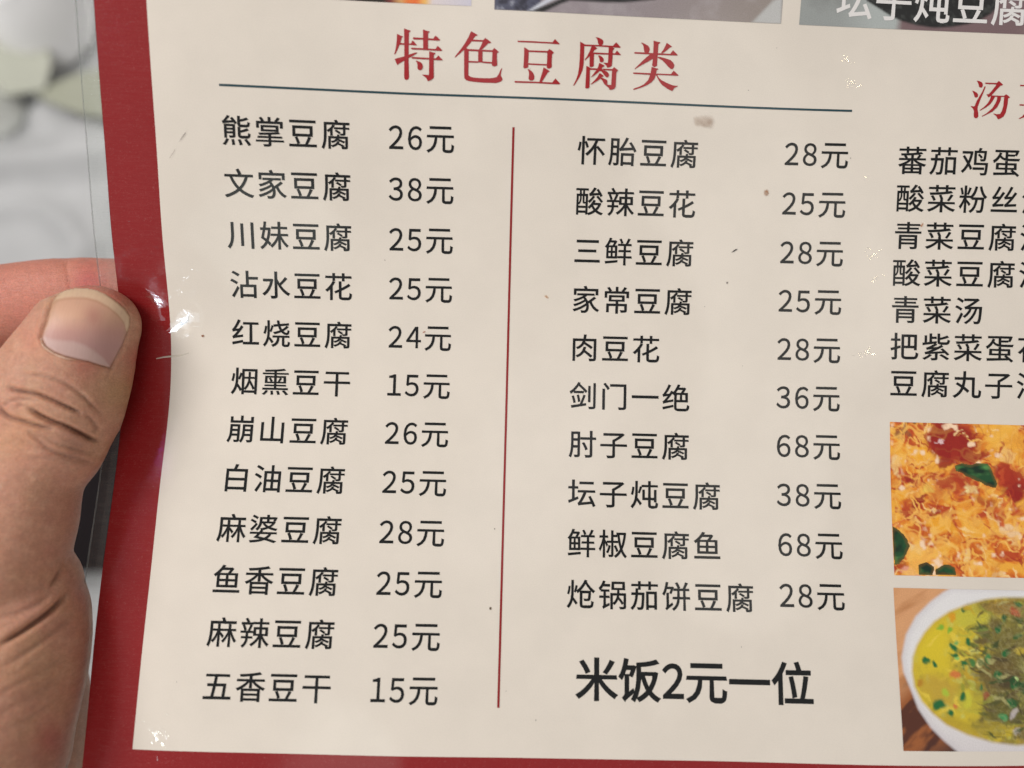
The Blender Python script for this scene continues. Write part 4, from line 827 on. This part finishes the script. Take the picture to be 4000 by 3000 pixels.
# fine transverse skin lines below the knuckle and across the heel
wob = 14 * (noise2(qx / 100, qy / 100, 1.0, 7, 3) - .5)
amp = (noise2(qx / 100, qy / 60, 1.3, 8, 2) - .25)
z1 = np.clip((qy - 1730) / 90, 0, 1) * np.clip((2200 - qy) / 120, 0, 1)
ph = (qy + .10 * (qx - 100) + 1.3 * wob) / 31.0
disp += front * z1 * amp * .0120 / 100 * np.sin(2 * math.pi * ph)
z2 = np.clip((qy - 2050) / 140, 0, 1)
ph2_ = (qy + .72 * qx + 2.0 * wob) / 44.0
disp += front * z2 * amp * .0070 / 100 * np.sin(2 * math.pi * ph2_)
z3 = np.clip((qy - 1430) / 60, 0, 1) * np.clip((1760 - qy) / 60, 0, 1)
disp += front * z3 * amp * .007 / 100 * np.sin(2 * math.pi * (qy - .35 * qx + wob) / 19.0)
# joint crease of the index finger
d, tt = pd([(610, 60), (618, 150), (640, 230), (640, 300)], *T5)
idx_m = (depth > 15.3) & (nr[:, 2] > 0)
disp += idx_m * (-.02 * np.exp(-(d / 8) ** 2) - .02 * np.exp(-(d / 40) ** 2)) / 100
# nail bed: groove round the nail, raised fold outside it
NAIL = [(385, 770), (395, 700), (428, 620), (455, 520), (482, 430), (522, 368), (600, 318), (700, 298), (800, 296), (900, 318), (1000, 366), (1090, 428), (1160, 490), (1206, 560), (1206, 640), (1178, 720), (1138, 820), (1080, 930), (1020, 1035), (930, 1012), (820, 978), (700, 955), (600, 930), (500, 892), (425, 842), (385, 770)]
NP = np.array([(a / 2.369, 1000 + b / 2.369) for a, b in NAIL])
din = edge_dist(NP[:-1], qx, qy)                      # + inside, px
nearrim = np.clip((qy - 1150) / 60, 0, 1)              # no fold along the free edge
topz = depth < 14.6
disp += topz * front * (-.032 * np.clip((din + 4) / 10, 0, 1) + nearrim * .032 * np.exp(-((din + 16) / 12) ** 2) - nearrim * .012 * np.exp(-((din + 1) / 4) ** 2)) / 100
# long soft crease from the nail corner down the side of the thumb
d, tt = pd([(1020, 1040), (1005, 1090), (990, 1130)], *T5)
disp += topz * front * -.02 * np.exp(-(d / 5) ** 2) / 100
disp += (noise2(co[:, 0] * 300, co[:, 1] * 300, 1.0, 12, 3) - .5) * .00012
co2 = co + nr * disp[:, None]
# pigment, redness and tan of the skin, with shade painted into the creases
def cl(c): return lin(c)
sk = np.tile(cl((197, 144, 119)), (nV, 1))
n1 = noise2(qx / 100, qy / 100, .8, 101, 4); n2 = noise2(qx / 100, qy / 100, 3.0, 103, 3)
sk = over(sk, (n1 - .5) * 2.2, (200, 154, 122)); sk = over(sk, (.5 - n1) * 2.0, (190, 134, 116))
sk = over(sk, (n2 - .54) * 1.6, (208, 162, 136)); sk = over(sk, (.42 - n2) * 1.4, (182, 128, 106)); n3_ = noise2(qx / 100, qy / 100, 9.0, 105, 3); sk = over(sk, (n3_ - .55) * 1.1, (212, 168, 142)); sk = over(sk, (.45 - n3_) * 1.1, (176, 122, 102))
def spot(x, y, r, cc, a):
    global sk
    sk = over(sk, a * np.exp(-((qx - x) ** 2 + (qy - y) ** 2) / r ** 2) * (depth < 15.6), cc)
spot(335, 1435, 55, (176, 96, 84), .6); spot(540, 1400, 45, (190, 96, 84), .7); spot(520, 1480, 50, (196, 110, 92), .5)
spot(450, 1160, 55, (190, 90, 80), .6); spot(330, 1116, 60, (190, 96, 84), .7); spot(130, 1340, 60, (205, 130, 105), .5)
spot(470, 1540, 80, (176, 140, 92), .45); spot(60, 1700, 90, (206, 150, 110), .5); spot(200, 2890, 60, (180, 96, 92), .6)
spot(330, 2300, 60, (186, 128, 116), .5); spot(60, 2600, 150, (180, 136, 100), .4); spot(300, 1740, 60, (150, 100, 84), .5)
bk = (depth > 15.6) | (depth > 15.2) & (qy < 1380)
sk = over(sk, np.where((qy < 1500) & bk, .75, 0), (198, 122, 106))
sk = over(sk, np.where((qy < 1500) & bk, .7 * np.exp(-((qx - 350) ** 2 + (qy - 1095) ** 2) / 60 ** 2), 0), (192, 92, 88))
sk = over(sk, np.clip(crease_shade * .9, 0, .7), (98, 54, 40))  # crease lines darkened in the skin colour to deepen their shade
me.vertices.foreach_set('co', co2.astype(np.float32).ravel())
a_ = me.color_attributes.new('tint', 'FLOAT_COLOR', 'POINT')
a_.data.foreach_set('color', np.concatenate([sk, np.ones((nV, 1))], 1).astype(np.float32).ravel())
me.update()

def skin_mat():
    mat = bpy.data.materials.new('skin'); N = NT(mat)
    p = N.n('BsdfPrincipled')
    tcn = N.n('TexCoord').outputs['Object']
    base = N.n('Attribute', attribute_name='tint').outputs[0]
    f1 = N.noise(tcn, 2600, 3, .6)
    k = N.math('MULTIPLY', N.ramp(f1, .3, .7, .90, 1.08), N.ramp(N.noise(tcn, 700, 4, .65), .3, .7, .93, 1.06))
    vm = N.n('VectorMath', operation='SCALE'); N.l(base, vm.inputs[0]); N.l(k, vm.inputs['Scale'])
    N.l(vm.outputs[0], p.inputs['Base Color'])
    p.inputs['Roughness'].default_value = .50
    p.inputs['Specular IOR Level'].default_value = .35
    p.inputs['Subsurface Weight'].default_value = .35
    p.inputs['Subsurface Radius'].default_value = (1.0, .35, .18)
    p.inputs['Subsurface Scale'].default_value = .0022
    vo = N.n('TexVoronoi'); vo.feature = 'DISTANCE_TO_EDGE'
    N.l(N.mapping(tcn, scale=(1, 1.35, 1)), vo.inputs['Vector']); vo.inputs['Scale'].default_value = 1300
    e1 = N.ramp(vo.outputs['Distance'], 0, .12, 0, 1)
    ln = N.noise(N.mapping(tcn, scale=(500, 2600, 900), rot=(0, 0, .25)), 1.0, 3, .6)
    h = N.math('ADD', N.math('MULTIPLY', e1, .00004), N.math('MULTIPLY', ln, .00016))
    h = N.math('ADD', h, N.math('MULTIPLY', f1, .00008))
    b = N.n('Bump'); b.inputs['Strength'].default_value = .8; b.inputs['Distance'].default_value = 1.0
    N.l(h, b.inputs['Height']); N.l(b.outputs[0], p.inputs['Normal'])
    N.l(p.outputs[0], N.out.inputs[0])
    return mat
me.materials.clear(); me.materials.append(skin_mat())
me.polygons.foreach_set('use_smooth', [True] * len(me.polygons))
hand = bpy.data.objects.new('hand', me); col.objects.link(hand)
tag(hand, 'left hand gripping the menu edge, thumb with short nail on the film, index finger behind', 'hand')

# the nail: a curved plate seated in its bed
bvh = BVHTree.FromPolygons([tuple(v) for v in co2], [tuple(p.vertices) for p in me.polygons])
base_bvh = BVHTree.FromPolygons([tuple(v) for v in co], [tuple(p.vertices) for p in me.polygons])
camv = Vector((0, 0, CAMZ))
def nail():
    step = 3.0
    xs = np.arange(NP[:, 0].min() - 2, NP[:, 0].max() + 3, step); ys = np.arange(NP[:, 1].min() - 2, NP[:, 1].max() + 3, step)
    A, B = np.meshgrid(xs, ys, indexing='ij'); x, y = A.ravel(), B.ravel()
    de = edge_dist(NP[:-1], x, y)
    # pull rim samples onto the outline
    P = []
    for i in range(len(x)):
        d = Vector(((x[i] - 2000) / FPX, -(y[i] - 1500) / FPX, -1)).normalized()
        h = base_bvh.ray_cast(camv, d)
        P.append(tuple(h[0]) if h[0] is not None else (0, 0, 0))
    P = np.array(P); ok = (P[:, 2] > 0) & (de > -3)
    # smooth quadric through the bed, so that the plate is even
    cx, cy = x.mean(), y.mean(); X = (x - cx) / 100; Y = (y - cy) / 100
    Ab = np.stack([np.ones_like(X), X, Y, X * X, X * Y, Y * Y, X ** 3, X * X * Y, X * Y * Y, Y ** 3, X ** 4], 1)
    s = ok & (de > 2)
    w_, *_ = np.linalg.lstsq(Ab[s], CAMZ - P[s, 2], rcond=None)
    dep = Ab @ w_ - .00012 + .00036 * np.clip(1 - de / 9, 0, 1) ** 2 * np.clip((y - 1160) / 40, .25, 1)
    V = np.stack([(x - 2000) / FPX * dep, -(y - 1500) / FPX * dep, CAMZ - dep], 1)
    m, n = len(xs), len(ys); idx = np.arange(m * n).reshape(m, n)
    q = np.stack([idx[:-1, :-1], idx[1:, :-1], idx[1:, 1:], idx[:-1, 1:]], -1).reshape(-1, 4)
    q = q[(de[q] > -1.5).all(1)]
    # local colours: free edge, nail bed, pale half-moon
    FE = [(478, 440), (520, 405), (600, 388), (690, 380), (800, 385), (900, 412), (1000, 466), (1090, 540), (1150, 615), (1170, 700)]
    fe = np.array([(a / 2.369, 1000 + b / 2.369) for a, b in FE])
    yl = np.interp(x, fe[:, 0], fe[:, 1])
    n1 = noise2(x / 100, y / 100, 4, 111, 3); st = noise2(x / 8 + (y - 1300) / 60, y / 200, 1.0, 113, 2)
    cc = over(np.tile(lin((214, 168, 142)), (len(x), 1)), (y - 1235) / 60, (196, 148, 136))
    cc = over(cc, .5 * np.exp(-((x - 365) ** 2 + (y - 1235) ** 2) / 40 ** 2), (172, 108, 104))
    cc = over(cc, .6 * np.clip(1 - de / 24, 0, 1) * (y < 1330), (176, 138, 106))
    cc = over(cc, (y - 1290) / 60, (186, 142, 136))
    LN = [(400, 735), (450, 760), (560, 775), (680, 782), (780, 815), (870, 870), (960, 940), (1020, 1020)]
    lu = np.array([(a / 2.369, 1000 + b / 2.369) for a, b in LN]); yu = np.interp(x, lu[:, 0], lu[:, 1])
    cc = over(cc, np.clip((y - yu) / 16 + .3, 0, 1) * .6, (208, 180, 172))
    cc = over(cc, np.clip((yl - y + 5 * (n1 - .5)) / 11 + .5, 0, 1) * (.7 + .3 * (st - .5)), (224, 196, 164))
    cc = over(cc, .35 * np.exp(-((y - yl - 4) / 5) ** 2), (176, 128, 96))
    cc = over(cc, (n1 - .6) * .8, (186, 152, 136))
    cc = over(cc, np.clip(1 - de / 9, 0, 1) * .6 * (y > 1150), (160, 116, 88))
    mat = bpy.data.materials.new('nail_plate'); N = NT(mat); p = N.n('BsdfPrincipled')
    N.l(N.n('Attribute', attribute_name='tint').outputs[0], p.inputs['Base Color'])
    p.inputs['Roughness'].default_value = .42; p.inputs['Specular IOR Level'].default_value = .35
    tcn = N.n('TexCoord').outputs['Object']
    rid = N.noise(N.mapping(tcn, scale=(2600, 380, 500), rot=(0, 0, .22)), 1.0, 2, .5)
    b = N.n('Bump'); b.inputs['Distance'].default_value = .000035; N.l(rid, b.inputs['Height']); N.l(b.outputs[0], p.inputs['Normal'])
    N.l(p.outputs[0], N.out.inputs[0])
    o = mesh_obj('thumbnail', V, q, mat, hand, colors=cc)
    if sum(p.normal.z for p in o.data.polygons) < 0: o.data.flip_normals()
    so = o.modifiers.new('t', 'SOLIDIFY'); so.thickness = .0004; so.offset = -1
    # dry, whitish cuticle along the base
    CU = [(378, 760), (385, 800), (420, 850), (500, 905), (600, 945), (700, 968)]
    cu = catmull(np.array([(a / 2.369, 1000 + b / 2.369, 0) for a, b in CU]), 60)
    Vc = []; 
    for i, (a, b, _) in enumerate(cu):
        w = 3.4 * (.35 + .9 * noise2(np.array([i / 6.0]), np.array([0.0]), 1, 121, 3)[0]) * min(1, (59 - i) / 14, (i + 2) / 5)
        tx, ty = (cu[min(i + 1, 59)] - cu[max(i - 1, 0)])[:2]; ln = math.hypot(tx, ty); nx, ny = -ty / ln, tx / ln
        for s, l in ((-1, .00000), (0, .00016), (1, .00002)):
            jx = a + s * nx * w + random.uniform(-.5, .5); jy = b + s * ny * w + random.uniform(-.5, .5)
            d = Vector(((jx - 2000) / FPX, -(jy - 1500) / FPX, -1)).normalized(); h = bvh.ray_cast(camv, d)
            pz = CAMZ - h[0].z
            xi = np.array([jx]); yi = np.array([jy]); X = (xi - cx) / 100; Y = (yi - cy) / 100
            dn = (np.stack([np.ones_like(X), X, Y, X * X, X * Y, Y * Y, X ** 3, X * X * Y, X * Y * Y, Y ** 3, X ** 4], 1) @ w_)[0]
            dd = min(pz, dn + .0001) - l - .00022
            Vc.append(((jx - 2000) / FPX * dd, -(jy - 1500) / FPX * dd, CAMZ - dd))
    Fq = []
    for i in range(59):
        for s in range(2): Fq.append((i * 3 + s, i * 3 + s + 1, i * 3 + s + 4, i * 3 + s + 3))
    mc = bpy.data.materials.new('dry_cuticle'); N = NT(mc); p = N.n('BsdfPrincipled')
    p.inputs['Base Color'].default_value = (*lin((232, 200, 176)), 1); p.inputs['Roughness'].default_value = .7
    N.l(p.outputs[0], N.out.inputs[0])
    mesh_obj('cuticle', Vc, Fq, mc, hand)
nail()

# ---------------------------------------------------------------- the table far below, out of focus
def tp(x, y, h=0.0):
    d = CAMZ - h
    return ((x - 2000) / FPX * d, -(y - 1500) / FPX * d, h)
def simple(name, c, rough=.6, bumpscale=None, bumpd=.0, spec=.4):
    mat = bpy.data.materials.new(name); N = NT(mat); p = N.n('BsdfPrincipled')
    tcn = N.n('TexCoord').outputs['Object']
    n = N.noise(tcn, 14, 4, .6)
    vm = N.n('VectorMath', operation='SCALE'); vm.inputs[0].default_value = tuple(lin(c)); N.l(N.ramp(n, .3, .7, .93, 1.05), vm.inputs['Scale'])
    N.l(vm.outputs[0], p.inputs['Base Color']); p.inputs['Roughness'].default_value = rough; p.inputs['Specular IOR Level'].default_value = spec
    N.l(p.outputs[0], N.out.inputs[0]); return mat
# tablecloth as one wrinkled sheet
xs = np.linspace(-1.0, 1.0, 300); ys = np.linspace(-.8, .8, 240)
A, B = np.meshgrid(xs, ys, indexing='ij'); x, y = A.ravel(), B.ravel()
z = .016 * (noise2(x + 5, y + 5, 9, 201, 3) - .5)
rg = 1 - np.abs(noise2(x * 1.0 + 3, y * 1.2 + 3, 11, 203, 3) - .5) * 9
z += .009 * np.clip(rg, 0, 1) ** 2
x0, y0, _ = tp(0, 640); z += .012 * np.exp(-((y - y0 - .10 * (x - x0)) / .012) ** 2) * np.clip((x - x0 + .1) * 20, 0, 1) * np.clip((x0 + .13 - x) * 20, 0, 1)
m, n = len(xs), len(ys); idx = np.arange(m * n).reshape(m, n)
q = np.stack([idx[:-1, :-1], idx[1:, :-1], idx[1:, 1:], idx[:-1, 1:]], -1).reshape(-1, 4)
cl_ = mesh_obj('tablecloth', np.stack([x, y, z], 1), q, simple('white_cloth', (186, 187, 188), .5), None)
tag(cl_, kind='structure')
def lathe(name, prof, loc, mat, parent=None, seg=64):
    V = []; Fq = []
    for r, h in prof:
        for k in range(seg):
            a = 2 * math.pi * k / seg; V.append((loc[0] + r * math.cos(a), loc[1] + r * math.sin(a), loc[2] + h))
    for i in range(len(prof) - 1):
        for k in range(seg): Fq.append((i * seg + k, i * seg + (k + 1) % seg, (i + 1) * seg + (k + 1) % seg, (i + 1) * seg + k))
    return mesh_obj(name, V, Fq, mat, parent)
bw = lathe('bowl', [(.0001, .052), (.018, .052), (.019, .050), (.024, .044), (.034, .025), (.0385, .004), (.040, 0), (.0385, .0005), (.033, .022), (.023, .041), (.0001, .047)], (*tp(20, -70, .04)[:2], 0), simple('white_porcelain', (255, 255, 255), .12))
tag(bw, 'white porcelain bowl upside down on the tablecloth, blurred at the top left corner', 'bowl')
b2 = lathe('cup', [(.0001, .03), (.012, .03), (.014, .028), (.019, .004), (.02, 0), (.0185, .001), (.012, .027), (.0001, .028)], (*tp(-90, 385, 0.02)[:2], 0), simple('white_glaze', (244, 246, 240), .15))
tag(b2, 'small white cup upside down, mostly cut off by the left edge of the photo', 'cup')
def sheet(name, outline, h0, mat, label, cat, seed, amp=.006, subdiv=26, thick=.0008):
    a = np.array([tp(px, py, h0)[:2] for px, py in outline])
    us = np.linspace(a[:, 0].min(), a[:, 0].max(), subdiv * 3); vs = np.linspace(a[:, 1].min(), a[:, 1].max(), subdiv * 3)
    A, B = np.meshgrid(us, vs, indexing='ij'); u, v = A.ravel(), B.ravel()
    ins = edge_dist(a, u, v) > -.0006
    z = h0 + amp * (noise2(u + 2, v + 2, 22, seed, 3))
    m, n = len(us), len(vs); idx = np.arange(m * n).reshape(m, n)
    q = np.stack([idx[:-1, :-1], idx[1:, :-1], idx[1:, 1:], idx[:-1, 1:]], -1).reshape(-1, 4); q = q[ins[q].all(1)]
    o = mesh_obj(name, np.stack([u, v, z], 1), q, mat)
    so = o.modifiers.new('t', 'SOLIDIFY'); so.thickness = thick
    tag(o, label, cat); return o
olive = simple('pale_olive_paper', (174, 176, 162), .5)
sheet('napkin', [(-200, 60), (190, 100), (205, 260), (180, 350), (60, 372), (-200, 380)], .016, olive, 'pale olive paper napkin folded beside the upturned white bowl', 'napkin', 211)
sheet('wrapper', [(130, 362), (330, 290), (520, 250), (520, 480), (330, 450), (200, 405)], .014, simple('olive_wrapper', (156, 158, 140), .5), 'pale olive pointed paper wrapper end lying on the white tablecloth', 'wrapper', 213)
plum = simple('plum_cloth', (16, 7, 11), .95)
def plum_cloth():
    o = sheet('folded_cloth', [(-900, 1330), (120, 1400), (520, 1400), (900, 1500), (900, 2242), (340, 2238), (-900, 2200)], .020, plum, 'dark plum cloth folded under the menu, showing between hand and red border', 'cloth', 217, .012, 30, .006)
plum_cloth()
